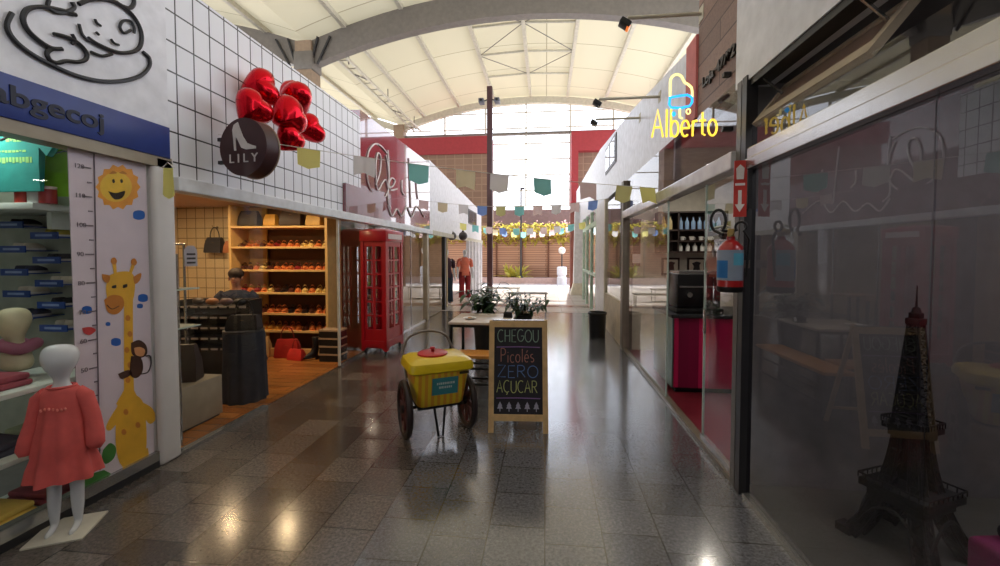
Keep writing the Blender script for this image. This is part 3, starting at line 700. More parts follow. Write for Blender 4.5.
for z in (.755, .3):
    mb = MB(); mb.tube([bp(-.2, z, .006), bp(.0, z + .004, .006), bp(.2, z, .006)], .005, 5); mb.build('chalk_line', mat('chalk_e', CH['e'], .9), bd)
for k in range(5):
    mb = MB(); x = -.165 + k * .082
    mb.prism([(-.026, 0), (.026, 0), (.014, .024), (.02, .024), (0, .062), (-.02, .024), (-.014, .024)], bp(x, .208, .0045), u, v, .002)
    mb.tube([bp(x, .184, .006), bp(x, .209, .006)], .004, 5); mb.build('chalk_tree', mat('chalk_f', CH['f'], .9), bd)
for s in (-1, 1):
    MB().bar((s * .24, .56, .01), (s * .24, .2, .97), .035, .022).build('rear_leg', TW, t, smooth=0)
MB().bar((-.24, .5, .16), (.24, .5, .16), .03, .02).build('rear_rail', TW, t, smooth=0)
MB().box(-.24, .24, .178, .215, .955, .985).build('hinge_bar', ALU, t, smooth=0)

# ---- table, benches
def frame_legs(t, x0, x1, y0, y1, h, w=.035):
    for x in (x0, x1):
        for y in (y0, y1): MB().box(x - w / 2, x + w / 2, y - w / 2, y + w / 2, 0, h).build('leg', BLACK, t, smooth=0)
t = thing('cafe_table', 'pale-topped square table with thin black metal legs behind the yellow cart', 'table', (-.8, 5.42, 0))
MB().box(-.4, .38, -.4, .4, .725, .755, .004).build('tabletop', mat('white_washed_wood', (206, 194, 184), .25, 0, .12), t)
frame_legs(t, -.37, .35, -.37, .37, .725)
for y in (-.37, .37): MB().box(-.37, .35, y - .015, y + .015, .69, .725).build('apron', BLACK, t, smooth=0)
for x in (-.37, .35): MB().box(x - .015, x + .015, -.37, .37, .69, .725).build('apron', BLACK, t, smooth=0)
def bench(name, label, loc, rz, ln):
    t = thing(name, label, 'bench', loc, rz)
    MB().box(-ln / 2, ln / 2, -.15, .15, .42, .455, .004).build('seat', mat('orange_pine', (206, 140, 66), .35, 0, .15, 12), t)
    for s in (-1, 1):
        for y in (-.12, .12): MB().box(s * (ln / 2 - .05) - .015, s * (ln / 2 - .05) + .015, y - .015, y + .015, 0, .42).build('leg', BLACK, t, smooth=0)
    for y in (-.12, .12):
        for z in (.12, .3): MB().box(-ln / 2 + .06, ln / 2 - .06, y - .01, y + .01, z - .01, z + .01).build('stretcher', BLACK, t, smooth=0)
    return t
bench('pine_bench', 'orange pine bench on black frame right behind the chalkboard and yellow cart', (-.72, 4.72, 0), 0, .62)
bench('pine_bench', 'long orange pine bench hidden behind chalkboard, seen mirrored in dark shop glass', (-.2, 4.95, 0), R(90), 1.3)
t = thing('napkin_holder', 'small black napkin holder on the right end of pale table', 'napkin holder', (-.5, 5.5, .755))
MB().box(-.06, .06, -.05, .05, 0, .012).build('base', BLACK, t); MB().box(-.055, .055, -.045, -.035, .012, .07).build('plate', BLACK, t); MB().box(-.055, .055, .035, .045, .012, .07).build('plate', BLACK, t)
MB().box(-.05, .05, -.033, .033, .012, .06).build('napkins', WHITE, t)
t = thing('dish', 'small white dish lying on the left side of pale table', 'dish', (-.98, 5.3, .755))
MB().lathe([(.04, 0), (.05, .004), (.085, .02), (.08, .021), (.045, .008), (0, .007)]).build('bowl', WHITE, t)
MB().ell((0, 0, .014), .03, .03, .012).build('filling', mat('tan_snack', (190, 150, 110), .7), t)

# ---- potted plants
def potted(name, label, loc, h, rr, n, spread, seed, ll=.3, tall=1.):
    random.seed(seed); t = thing(name, label, 'plant', loc)
    MB().lathe([(rr * .72, 0), (rr, h), (rr, h + .02), (rr * .9, h + .02), (rr * .88, h - .03)]).build('pot', mat('black_pot', (34, 33, 36), .45), t)
    MB().lathe([(rr * .87, h - .05), (0, h - .03)]).build('soil', mat('soil', (96, 74, 58), .9), t)
    st = MB(); lf = MB()
    for k in range(n):
        a = random.uniform(0, 6.28); e = random.uniform(.1, 1.0) * spread
        p0 = Vector((.3 * rr * math.cos(a), .3 * rr * math.sin(a), h - .04)); d = Vector((math.cos(a) * e, math.sin(a) * e, random.uniform(.6, 1.)))
        L = random.uniform(.22, .5) * tall; p1 = p0 + d * L * .6; p2 = p1 + Vector((d.x * .6, d.y * .6, .35)) * L * .5
        st.tube([p0, p1, p2], [.008, .006, .003], 5)
        for q in range(6):
            p = p0.lerp(p2, .35 + .13 * q); b = random.uniform(0, 6.28)
            leaf(lf, p, (math.cos(b), math.sin(b), random.uniform(-.1, .9)), random.uniform(.6, 1.1) * ll, ll * .3, .5, 4)
    st.build('stems', mat('dark_stem', (62, 66, 44), .6), t); lf.build('leaves', mat('dark_leaf', (44, 74, 46), .4, 0, .3, 6), t, smooth=60)
potted('potted_plant', 'dark green leafy plant in tall black pot behind the pale table', (-1.0, 6.6, 0), .62, .17, 24, .9, 3, .27, 1.75)
potted('potted_plant', 'shorter dark leafy plant in black pot right of the tall one', (-.4, 7.4, 0), .5, .16, 18, .9, 5, .24, 1.4)
random.seed(11)
t = thing('waste_bin', 'black cylindrical waste bin beside cream sill of right-hand shops', 'bin', (.99, 8.1, 0))
MB().lathe([(.15, 0), (.165, .44), (.15, .44), (.14, .05), (0, .05)]).build('body', mat('bin_black', (32, 32, 36), .35), t)
MB().lathe([(.165, .435), (.178, .45), (.178, .48), (.16, .49), (.15, .44)]).build('rim', BLACK, t)
for i, (x, y, rz, lab) in enumerate(((-.55, 12.6, .05, 'low black wire-frame bench nearest in the sunlit floor patch'), (-1.5, 14.4, -.1, 'low black wire-frame bench farther off, left of the sunlit patch'))):
    t = thing('wire_bench', lab, 'bench', (x, y, 0), rz)
    MB().box(-.6, .6, -.2, .2, .4, .43).build('seat', mat('grey_board', (150, 140, 130), .6), t, smooth=0)
    for s in (-1, 1):
        mb = MB(); mb.tube([(s * .55, -.17, .4), (s * .55, -.17, .012), (s * .55, .17, .012), (s * .55, .17, .4)], .014, 6); mb.build('leg_loop', BLACK, t)
    MB().bar((-.55, 0, .012), (.55, 0, .012), .02).build('stretcher', BLACK, t, smooth=0)

# ---- red telephone-booth
t = thing('telephone_booth', 'red telephone booth with small panes standing on castors against left shop glass', 'booth', (-2.68, 6.6, 0), R(-4)); t.scale = (.66, 1, 1)
BR = mat('booth_red', (176, 18, 34), .35, 0, .06, coat=.3); hw = .29; z0, z1 = .1, 1.96
for x in (-hw, hw):
    for y in (-hw, hw): MB().box(x - .035, x + .035, y - .035, y + .035, z0, z1).build('corner_post', BR, t, smooth=0)
BG = glass_mat('booth_pane', 1.3)
def face(o, u):
    o, u = Vector(o), Vector(u); nrm = Vector((u.y, -u.x, 0))
    def bx(a0, a1, za, zb, th, nm, m, par):
        mb = MB(); c = [(a0, za), (a1, za), (a1, zb), (a0, zb)]; mb.prism(c, o - nrm * th / 2, u, (0, 0, 1), -th) if False else mb._add([o + u * a + ZUP * z + nrm * d for d in (-th / 2, th / 2) for a, z in c],
            [(3, 2, 1, 0), (4, 5, 6, 7), (0, 1, 5, 4), (1, 2, 6, 5), (2, 3, 7, 6), (3, 0, 4, 7)]); return mb.build(nm, m, par, smooth=0)
    fr = bx(-.255, .255, z0 + .1, z0 + .3, .03, 'panel', BR, t); bx(-.255, .255, 1.72, 1.8, .035, 'rail', BR, fr); bx(-.03, .03, .4, 1.72, .03, 'rail', BR, fr)
    for s in (-1, 1): bx(s * .225 - .03, s * .225 + .03, .4, 1.72, .03, 'rail', BR, fr)
    for k in range(1, 6): z = .4 + 1.32 * k / 6; bx(-.2, .2, z - .012, z + .012, .024, 'glazing_bar', BR, fr)
    bx(-.2, .2, .4, 1.72, .006, 'pane', BG, fr)
face((0, -hw, 0), (1, 0, 0)); face((hw, 0, 0), (0, 1, 0)); face((0, hw, 0), (-1, 0, 0)); face((-hw, 0, 0), (0, -1, 0))
MB().box(-.34, .34, -.34, .34, 1.8, 1.97, .008).build('top_box', BR, t)
MB().lathe([(.44, 1.965), (.36, 1.99), (.2, 2.01), (0, 2.015)], n=4, M=Matrix.Rotation(R(45), 4, 'Z')).build('roof', BR, t, smooth=0)
MB().box(.34, .346, -.26, .26, 1.84, 1.92).build('sign_strip', mat('opal_sign', (226, 206, 206), .4), t, smooth=0)
mb = MB(); mb.prism([(-.32, .22), (-.32, .06), (-.26, .06), (-.2, .11), (0, .14), (.2, .11), (.26, .06), (.32, .06), (.32, .22)], (0, -.325, 0), (1, 0, 0), (0, 0, 1), -.03); mb.build('skirt', BR, t, smooth=0)
mb = MB(); mb.prism([(-.32, .22), (-.32, .06), (-.26, .06), (-.2, .11), (0, .14), (.2, .11), (.26, .06), (.32, .06), (.32, .22)], (.295, 0, 0), (0, 1, 0), (0, 0, 1), .03); mb.build('skirt', BR, t, smooth=0)
MB().box(-.3, .3, -.3, .3, .1, .14).build('floor_plate', BR, t, smooth=0)
for x in (-.26, .26):
    for y in (-.26, .26):
        mb = MB(); mb.cyl((x - .015, y, .04), (x + .015, y, .04), .04, n=14); mb.box(x - .02, x + .02, y - .02, y + .02, .05, .11); mb.build('castor', BLACK, t)

# ---- child mannequin in coral dress
MW = mat('mannequin_white', (212, 214, 218), .25, 0, .03, 4)
t = thing('child_mannequin', 'white child mannequin in a coral long-sleeved dress on a white base, outside baby shop', 'mannequin', (-2.75, 2.06, 0), R(26)); t.scale = (.88, .9, 1)
V = [(0, 0, .52, .075, .06), (0, 0, .64, .075, .06), (0, 0, .78, .08, .055), (0, 0, .84, .05, .04), (0, 0, .885, .032, .032), (0, -.005, .93, .06, .06), (0, -.01, .985, .1, .098), (0, -.005, 1.05, .098, .098), (0, 0, 1.09, .06, .062),
     (-.055, 0, .47, .058, .055), (-.058, .005, .27, .036, .038), (-.06, .0, .16, .033, .036), (-.06, .0, .045, .02, .022), (-.06, -.045, .024, .022, .016), (-.06, -.09, .02, .018, .01),
     (.055, 0, .47, .058, .055), (.058, .005, .27, .036, .038), (.06, .0, .16, .033, .036), (.06, .0, .045, .02, .022), (.06, -.045, .024, .022, .016), (.06, -.09, .02, .018, .01),
     (-.1, 0, .79, .03, .03), (-.135, .01, .64, .024, .024), (-.155, -.02, .53, .02, .02), (.1, 0, .79, .03, .03), (.135, .01, .64, .024, .024), (.155, -.02, .53, .02, .02)]
E_ = [(0, 1), (1, 2), (2, 3), (3, 4), (4, 5), (5, 6), (6, 7), (7, 8), (0, 9), (9, 10), (10, 11), (11, 12), (12, 13), (13, 14), (0, 15), (15, 16), (16, 17), (17, 18), (18, 19), (19, 20), (2, 21), (21, 22), (22, 23), (2, 24), (24, 25), (25, 26)]
skin_body('body', V, E_, MW, t)
DR = mat('coral_cloth', (214, 92, 88), .8, 0, .1, 12, .15)
mb = MB(); rings = []
for z, rx, ry, am in ((.85, .055, .05, 0), (.84, .08, .06, 0), (.815, .105, .07, 0), (.74, .105, .08, .002), (.66, .118, .09, .004), (.56, .135, .105, .008), (.47, .15, .118, .011), (.462, .147, .115, .01), (.4, .168, .132, .014), (.325, .182, .144, .018), (.327, .174, .136, .018)):
    rings.append([((rx + am * math.sin(9 * a)) * math.cos(a), (ry + am * math.sin(9 * a)) * math.sin(a), z + am * .3 * math.cos(5 * a)) for a in [2 * math.pi * i / 72 for i in range(72)]])
mb.loft(rings, cap=False); d = mb.build('dress', DR, t, smooth=70)
for s in (-1, 1):
    mb = MB(); mb.tube([(s * .075, 0, .81), (s * .115, .005, .775), (s * .145, .01, .66), (s * .165, -.01, .56), (s * .175, -.025, .5), (s * .173, -.03, .475)], [.04, .046, .044, .05, .048, .03], 18); mb.build('sleeve', DR, d, smooth=70)
mb = MB(); mb.tube([(.068 * math.cos(a), .058 * math.sin(a), .845) for a in [2 * math.pi * i / 24 for i in range(24)]], .008, 8, closed=True); mb.build('collar', DR, d)
mb = MB()
for k in range(7): mb.ell((-.06 + .02 * k, -.088, .735 + .006 * math.sin(k)), .007, .004, .009, 8, 6)
mb.build('embroidery', mat('coral_pale', (240, 140, 128), .8), d)
MB().box(-.15, .15, -.15, .15, 0, .012, .003).build('base_plate', mat('base_white', (206, 200, 186), .35), t)

# ---- Eiffel Tower model behind the near right glass
t = thing('tower_model', 'black lattice Eiffel Tower model standing on the floor behind dark right-hand glass', 'model tower', (1.97, 2.44, .012), R(24)); t.scale = (.76, .76, 1)
TB = mat('tower_black', (20, 18, 19), .6)
def ex(z):  # half width of the leg's outer edge
    return .04 + .235 * math.exp(-z / .34) * (1 - z * .18)
for sx in (-1, 1):
    for sy in (-1, 1):
        mb = MB(); rings = []
        for i in range(9):
            z = .6 * i / 8; o = ex(z); wd = .1 - .055 * i / 8
            rings.append([(sx * (o - a * wd), sy * (o - b * wd), z) for a, b in ((0, 0), (1, 0), (1, 1), (0, 1))])
        for c in range(4): mb.tube([r[c] for r in rings], .009, 5)
        for i in range(8):
            for c in range(4):
                a, b = rings[i], rings[i + 1]; d = (c + 1) % 4
                mb.tube([a[c], b[d]], .005, 4); mb.tube([a[d], b[c]], .005, 4); mb.tube([b[c], b[d]], .006, 4)
        mb.loft([[tuple(Vector(r[0]).lerp(Vector(r[2]), .5) + (Vector(p) - Vector(r[0]).lerp(Vector(r[2]), .5)) * .8) for p in r] for r in rings])
        o = mb.build('leg', TB, t)
        MB().box(sx * ex(0) - .075 if sx > 0 else sx * ex(0) - .02, sx * ex(0) + .02 if sx > 0 else sx * ex(0) + .075, sy * ex(0) - .075 if sy > 0 else sy * ex(0) - .02, sy * ex(0) + .02 if sy > 0 else sy * ex(0) + .075, -.012 + .012, .045).build('foot', TB, o, smooth=0)
for s in (-1, 1):
    for ax in (0, 1):
        mb = MB(); pts = [((-.2 + .4 * i / 16), s * .215, .03 + .2 * math.sin(math.pi * i / 16) ** .7) for i in range(17)]
        if ax: pts = [(b, a, c) for a, b, c in pts]
        mb.tube(pts, .01, 6); mb.build('arch', TB, t)
def deck(nm, hw, z0, z1, over):
    mb = MB(); mb.box(-hw, hw, -hw, hw, z0, z0 + (z1 - z0) * .55, .004); mb.box(-hw - over, hw + over, -hw - over, hw + over, z0 + (z1 - z0) * .55, z1, .004)
    o = mb.build(nm, TB, t); mb = MB(); h = hw + over
    for s in (-1, 1):
        mb.bar((-h, s * h, z1 + .028), (h, s * h, z1 + .028), .008); mb.bar((s * h, -h, z1 + .028), (s * h, h, z1 + .028), .008)
        for k in range(9):
            q = -h + 2 * h * k / 8; mb.bar((q, s * h, z1), (q, s * h, z1 + .028), .006); mb.bar((s * h, q, z1), (s * h, q, z1 + .028), .006)
    mb.build('railing', TB, o, smooth=0)
deck('lower_deck', .17, .24, .33, .035); deck('upper_deck', .095, .6, .67, .025)
mb = MB(); rings = []
for i in range(13):
    z = .67 + .55 * i / 12; o = .078 - .05 * i / 12; rings.append([(o, o, z), (-o, o, z), (-o, -o, z), (o, -o, z)])
for c in range(4): mb.tube([r[c] for r in rings], .011, 5)
for i in range(12):
    for c in range(4):
        a, b = rings[i], rings[i + 1]; d = (c + 1) % 4
        mb.tube([a[c], b[d]], .007, 4); mb.tube([a[d], b[c]], .007, 4); mb.tube([b[c], b[d]], .007, 4)
mb.taper((-.05, .05, -.05, .05), (-.018, .018, -.018, .018), .67, 1.22)
mb.build('shaft', TB, t)
mb = MB(); mb.box(-.042, .042, -.042, .042, 1.21, 1.245, .003); mb.box(-.03, .03, -.03, .03, 1.245, 1.275, .003); mb.lathe([(.028, 1.275), (.02, 1.3), (.0, 1.31)], n=12); mb.build('top_cabin', TB, t)
MB().cyl((0, 0, 1.3), (0, 0, 1.42), .008, .003, 8).build('spire', TB, t)
t = thing('pouf', 'square magenta pouf on the floor right of the black tower model', 'pouf', (2.2, 1.84, .012), R(8))
MB().box(-.3, .3, -.24, .24, 0, .34, .03, seg=3).build('body', mat('magenta_cloth', (132, 28, 88), .8, 0, .12, 20), t)
mb = MB(); mb.tube([(-.3, -.24, .17), (.3, -.24, .17), (.3, .24, .17), (-.3, .24, .17)], .006, 6, closed=True); mb.build('piping', mat('dark_magenta', (120, 20, 80), .8), t)
o = MB().box(-.24, .24, -.18, .18, 0, .07, .03, seg=3).build('seat_cushion', mat('black_cloth', (28, 24, 30), .9), None, (2.24, 1.9, .352), R(14))
tag(o, 'black flat cushion lying on top of the magenta pouf', 'cushion')

# ---- fire extinguisher and its arrow sign
ER = mat('extinguisher_red', (170, 22, 26), .3, 0, .05, coat=.4)
t = thing('fire_extinguisher', 'red fire extinguisher with blue label hung on the dark post', 'fire extinguisher', (1.165, 2.78, 1.36), R(-25))
MB().lathe([(.07, 0), (.078, .012), (.078, .035)]).build('foot_ring', BLACK, t)
MB().lathe([(.0, .02), (.074, .03), (.075, .25), (.068, .285), (.045, .315), (.024, .33), (.024, .35), (0, .35)], n=32).build('cylinder', ER, t)
mb = MB()
def band(mb, a0, a1, za, zb, r=.0765, n=14):
    rows = [[mb.bm.verts.new((r * math.cos(R(a0 + (a1 - a0) * i / n)), r * math.sin(R(a0 + (a1 - a0) * i / n)), z)) for z in (za, zb)] for i in range(n + 1)]
    for a, b in zip(rows, rows[1:]): mb.bm.faces.new((a[0], b[0], b[1], a[1]))
band(mb, 190, 345, .075, .265); lb = mb.build('label', mat('label_grey', (140, 152, 168), .4), t); lb['label'] = 'pale grey paper label'
mb = MB(); band(mb, 195, 262, .09, .2, .0772); mb.build('label_print', mat('label_blue', (30, 110, 176), .4), lb)
mb = MB(); band(mb, 285, 340, .17, .245, .0772); mb.build('label_print', mat('label_cyan', (90, 170, 196), .4), lb)
mb = MB(); mb.cyl((0, 0, .345), (0, 0, .39), .02, n=14); mb.box(-.02, .02, -.02, .02, .36, .4, .004); mb.cyl((0, -.02, .375), (0, -.045, .375), .018, n=14); mb.build('valve', mat('brass', (176, 150, 96), .3, .9), t)
mb = MB(); mb.tube([(0, 0, .4), (-.03, 0, .42), (-.1, 0, .405)], .009, 8); mb.tube([(0, 0, .385), (-.04, 0, .375), (-.1, 0, .385)], .008, 8); mb.build('handle', mat('steel_pale', (180, 180, 176), .3, .8), t)
mb = MB(); pts = [(-.02, -.02, .385)] + [(-.07 + .042 * math.cos(a), -.03, .45 + .07 * math.sin(a)) for a in [R(-60 + 300 * i / 16) for i in range(17)]] + [(-.04, -.085, .36)]
mb.tube(pts, .0095, 8); mb.build('hose', BLACK, t)
mb = MB(); pts = [(.02, .0, .385)] + [(.055 + .03 * math.cos(a), -.02, .41 + .03 * math.sin(a)) for a in [R(220 - 280 * i / 14) for i in range(15)]] + [(.1, -.02, .33), (.088, -.03, .1)]
mb.tube(pts, .008, 8); mb.build('hose', BLACK, t)
MB().box(.05, .105, .04, .09, .15, .2).build('wall_bracket', STEEL, t, smooth=0)
t = thing('extinguisher_sign', 'red sign plate with a white downward arrow fixed above the fire extinguisher', 'sign', (1.225, 2.845, 1.84), R(-10))
MB().box(-.02, .055, -.004, .004, 0, .36).build('plate', mat('sign_red', (200, 60, 52), .4), t, smooth=0)
mb = MB(); mb.prism([(.0, .03), (.028, .08), (.01, .08), (.01, .17), (-.01, .17), (-.01, .08), (-.028, .08)], (.015, -.004, 0), (1, 0, 0), (0, 0, 1), .003); mb.build('arrow', mat('sign_white', (236, 226, 222), .5), t, smooth=0)
mb = MB(); mb.prism([(-.028, .2), (.028, .2), (.028, .215), (-.028, .215)], (.015, -.004, 0), (1, 0, 0), (0, 0, 1), .003); mb.prism([(-.02, .24), (.02, .24), (.024, .31), (0, .335), (-.024, .31)], (.015, -.004, 0), (1, 0, 0), (0, 0, 1), .003); mb.build('pictogram', mat('sign_white', (236, 226, 222), .5), t, smooth=0)
MB().box(.06, .085, -.002, .02, .05, .3).build('bracket', DARKF, t, smooth=0)
# ================================================================== signs on the fronts
LINE = mat('sign_line_black', (34, 34, 38), .5)
def wall_stroke(mb, pix, r, x=XL + .033, n=6):
    mb.tube([at(a, b, x=x) for a, b in pix], r, n)
def smoothline(P, k=6):
    out = []; Q = [P[0]] + list(P) + [P[-1]]
    for i in range(1, len(Q) - 2):
        for j in range(k):
            t = j / k; a, b, c, d = Q[i - 1], Q[i], Q[i + 1], Q[i + 2]
            out.append(tuple(.5 * ((2 * b[m]) + (c[m] - a[m]) * t + (2 * a[m] - 5 * b[m] + 4 * c[m] - d[m]) * t * t + (-a[m] + 3 * b[m] - 3 * c[m] + d[m]) * t ** 3) for m in (0, 1)))
    out.append(P[-1]); return out
# line-drawn sleeping baby on the white fascia
t = thing('line_drawing_emblem', 'black line drawing of a sleeping curled-up baby on the white baby-shop fascia', 'emblem', (0, 0, 0))
DRAW = [
 ('outline', [(12, 13), (7, 25), (12, 37), (26, 50), (48, 63), (75, 75), (100, 81), (122, 81), (140, 76), (149, 67), (149, 58), (143, 52)], .013),
 ('body_curve', [(76, 15), (60, 10), (42, 7), (28, 9), (23, 18), (27, 29), (38, 40), (51, 48), (62, 49)], .013),
 ('leg_curve', [(54, 34), (66, 37), (78, 43), (86, 52), (86, 59), (78, 62), (66, 61), (57, 63), (50, 60), (47, 53), (52, 49), (60, 49)], .012),
 ('knee_curve', [(72, 34), (75, 40), (72, 44)], .009),
 ('head_curve', [(79, 4), (90, 0), (108, 0), (122, 6), (134, 17), (141, 31), (141, 44), (135, 51), (122, 53), (110, 50), (97, 44), (88, 38)], .013),
 ('cheek_curve', [(79, 24), (82, 34), (88, 40), (93, 41)], .009),
 ('chin_curve', [(91, 52), (102, 56), (112, 54)], .010),
 ('ear_curl', [(131, 30), (124, 33), (120, 27), (123, 21), (130, 21), (134, 27), (134, 33)], .009),
 ('eye', [(95, 19), (97, 23), (101, 26)], .008), ('eye', [(111, 39), (114, 43), (119, 45)], .008), ('nose', [(96, 32), (99, 35)], .008),
 ('foot_curve', [(49, 0), (48, 7), (56, 12), (66, 12), (74, 8), (72, 2)], .012), ('bow_curve', [(116, 2), (122, 6), (130, 8), (134, 3), (133, -4)], .013)]
for nm, pix, r in DRAW:
    mb = MB(); wall_stroke(mb, smoothline(pix), r); mb.build(nm, LINE, t)
# blue name band of the baby shop
t = thing('name_band', 'dark blue sign band with black raised lettering over the baby-shop window', 'sign', (0, 0, 0))
MB().box(XL, XL + .05, .6, 2.9, 2.325, 2.56, .004).build('board', mat('band_blue', (36, 58, 132), .4), t)
a = at(-12, 103, x=XL + .05)
words('abgecoj', .15, .012, (XL + .05, 1.86, 2.4), (0, 1, 0), (0, 0, 1), .003, .56).build('lettering', mat('navy_letter', (18, 22, 48), .5), t, smooth=0)
# round shoe-shop sign
t = thing('round_sign', 'round dark brown LILY sign with white high-heel emblem projecting from the tiled fascia', 'sign', (-2.545, 3.3, 2.505), R(-8))
MB().cyl((0, -.02, 0), (0, .12, 0), .243, n=56).build('disc', mat('sign_brown', (60, 24, 28), .5, 0, .08), t)
mb = MB(); mb.tube([(.243 * math.cos(a), .12, .243 * math.sin(a)) for a in [2 * math.pi * i / 56 for i in range(56)]], .008, 6, closed=True); mb.build('rim', mat('rim_bronze', (150, 128, 112), .4, .4), t)
SW = mat('sign_offwhite', (214, 208, 208), .5)
words('L I L Y', .105, .006, (-.145, -.024, -.13), (1, 0, 0), (0, 0, 1), 0, .3).build('lettering', SW, t, smooth=0)
heel = [(-.066, .15), (-.03, .17), (-.016, .13), (.014, .055), (.05, .0), (.1, -.022), (.13, -.03), (.13, -.05), (.04, -.052), (.0, -.036), (-.028, .02), (-.048, .06), (-.054, .02), (-.052, -.055), (-.066, -.055), (-.074, .05), (-.08, .11)]
mb = MB(); mb.prism([(a * 1.12, b * 1.05) for a, b in heel], (-.01, -.02, .03), (1, 0, 0), (0, 0, 1), .008); mb.build('shoe_emblem', SW, t, smooth=0)
mb = MB(); mb.bar((-.1, .06, .1), (-.34, .06, .1), .03); mb.bar((-.1, .06, -.1), (-.34, .06, -.1), .03); mb.build('bracket', DARKF, t, smooth=0)
# script sign on the maroon fascia
t = thing('script_sign', 'large white handwritten script sign on the glossy maroon fascia', 'sign', (0, 0, 0))
SCR = [('letter', [(387, 153), (381, 146), (375, 144), (369, 151), (367, 166), (368, 182), (373, 193), (380, 199), (386, 196), (389, 184), (388, 166), (386, 155)]),
       ('letter', [(376, 185), (380, 172), (381, 158), (378, 153), (376, 163), (376, 178), (378, 190), (383, 182), (386, 180), (388, 188)]),
       ('letter', [(388, 188), (393, 186), (395, 181), (392, 178), (389, 183), (391, 190), (397, 189)]),
       ('letter', [(402, 180), (402, 190), (404, 195)]), ('letter', [(409, 158), (410, 180), (411, 208)]), ('letter', [(388, 150), (389, 175), (388, 200), (391, 208)]),
       ('letter', [(416, 178), (417, 192), (418, 199)]), ('flourish', [(388, 205), (392, 216), (397, 209), (402, 216), (407, 207), (412, 217), (417, 206), (424, 217)])]
for nm, pix in SCR:
    mb = MB(); wall_stroke(mb, smoothline(pix, 5), .014, XL + .014); mb.build(nm, mat('script_white', (236, 228, 228), .4), t)
# neon ice-lolly sign
t = thing('neon_sign', 'yellow and blue neon lolly sign reading Alberto, projecting from right fascia', 'neon sign', (1.0, 3.2, 2.46))
NY = mat('neon_yellow', (255, 214, 70), .4, emit=1.5, var=.02); NB = mat('neon_blue', (40, 170, 255), .4, emit=1.6, var=.02); NP = mat('neon_cream', (255, 236, 150), .4, emit=1.5, var=.02)
mb = MB(); strokes(mb, 'Alberto', (-.225, 0, 0), (1, 0, 0), (0, 0, 1), .2, .0075, .1, 0, 8, .46); mb.build('neon_lettering', NY, t)
mb = MB(); pts = [(-.1, 0, .29)] + [(-.1 + .0, 0, .36)] + [(-.055 + .045 * math.cos(a), 0, .4 + .05 * math.sin(a)) for a in [R(180 - 140 * i / 8) for i in range(9)]] + [(0, 0, .39), (.025, 0, .375), (.05, 0, .35), (.055, 0, .32), (.055, 0, .28)]
mb.tube(pts, .009, 8); mb.build('neon_lolly_top', NP, t)
mb = MB(); mb.tube([(-.1, 0, .29), (-.105, 0, .235), (-.09, 0, .212), (-.02, 0, .207), (.04, 0, .22), (.055, 0, .245), (.055, 0, .28), (.02, 0, .3), (-.03, 0, .295), (-.1, 0, .285)], .009, 8); mb.build('neon_lolly_bottom', NB, t)
mb = MB(); mb.tube([(-.03, 0, .205), (-.03, 0, .14), (-.01, 0, .13)], .008, 8); mb.build('neon_stick', NP, t)
mb = MB(); mb.ell((-.075, 0, .165), .018, .01, .018); mb.build('neon_dot', NB, t)
mb = MB(); mb.tube([(.03 + .014 * math.cos(a), 0, .18 + .018 * math.sin(a)) for a in [2 * math.pi * i / 14 for i in range(14)]], .005, 6, closed=True); mb.build('neon_ring', NP, t)
mb = MB(); mb.box(-.24, .32, .012, .018, -.03, .5); mb.build('clear_panel', CLEAR, t, smooth=0)
for z in (.03, .42): MB().box(.27, .34, -.01, .03, z, z + .03).build('bracket', DARKF, t, smooth=0)
# letters on the timber
words('Loja 47/92', .11, .014, (XR - .012, 3.72, 3.0), (0, -1, 0), (0, 0, 1), .003, .62).build('shop_number_lettering', mat('bronze_letters', (40, 30, 28), .4, .3), None, smooth=0)
tag(bpy.data.objects['shop_number_lettering'], 'dark raised shop-number letters fixed on the grey-brown timber boards', 'lettering')
# floodlights on arms
for i, (y, z, ln, lab) in enumerate(((3.8, 3.66, .62, 'nearest floodlight arm, with orange-lit head, high over the timber boards'), (5.1, 3.44, .7, 'middle of the three floodlight arms on the white fascia'), (6.14, 3.53, .62, 'farthest floodlight arm on the white fascia, shortest of the three'))):
    t = thing('floodlight_arm', lab, 'floodlight', (XR, y, z))
    MB().cyl((0, 0, 0), (-ln, 0, 0), .016, n=10).build('arm', PALESTEEL, t)
    MB().box(-.005, .0, -.05, .05, -.06, .06).build('wall_plate', PALESTEEL, t, smooth=0)
    M = Matrix.Translation((-ln - .02, 0, -.05)) @ Matrix.Rotation(R(35), 4, 'Y')
    MB().box(-.05, .05, -.05, .05, -.025, .025, .006, M=M).build('lamp_head', BLACK, t)
    MB().box(.03, .052, -.04, .04, -.027, .0, M=M).build('lamp_face', mat('lamp_orange', (255, 128, 50), .4, emit=.8 if i == 0 else .0) if i == 0 else mat('lamp_glass', (190, 190, 180), .3), t, smooth=0)

# ---- foil heart balloons
FOIL = mat('red_foil', (206, 14, 34), .16, .85, .05, 3, .25)
def heart_mesh():
    mb = MB(); n = 40; m = 9
    def out(a):
        hx, hy = .062 * 16 * math.sin(a) ** 3, .062 * (13 * math.cos(a) - 5 * math.cos(2 * a) - 2 * math.cos(3 * a) - math.cos(4 * a)) + .1
        return .55 * hx + .45 * .95 * math.sin(a), .55 * hy + .45 * math.cos(a)
    rows = []
    for side in (1, -1):
        for i in range(m + 1):
            k = i / m if side == 1 else 1 - i / m
            if side == -1 and i == 0: continue
            th = math.sqrt(max(0, 1 - k * k)) * .72 * side
            rows.append([(out(2 * math.pi * j / n)[0] * max(k, .02), (th + .012 * side * (1 if 0 < k < 1 else 0) * math.sin(14 * math.pi * j / n) * k), out(2 * math.pi * j / n)[1] * max(k, .02)) for j in range(n)])
    mb.loft(rows); return mb
first = None
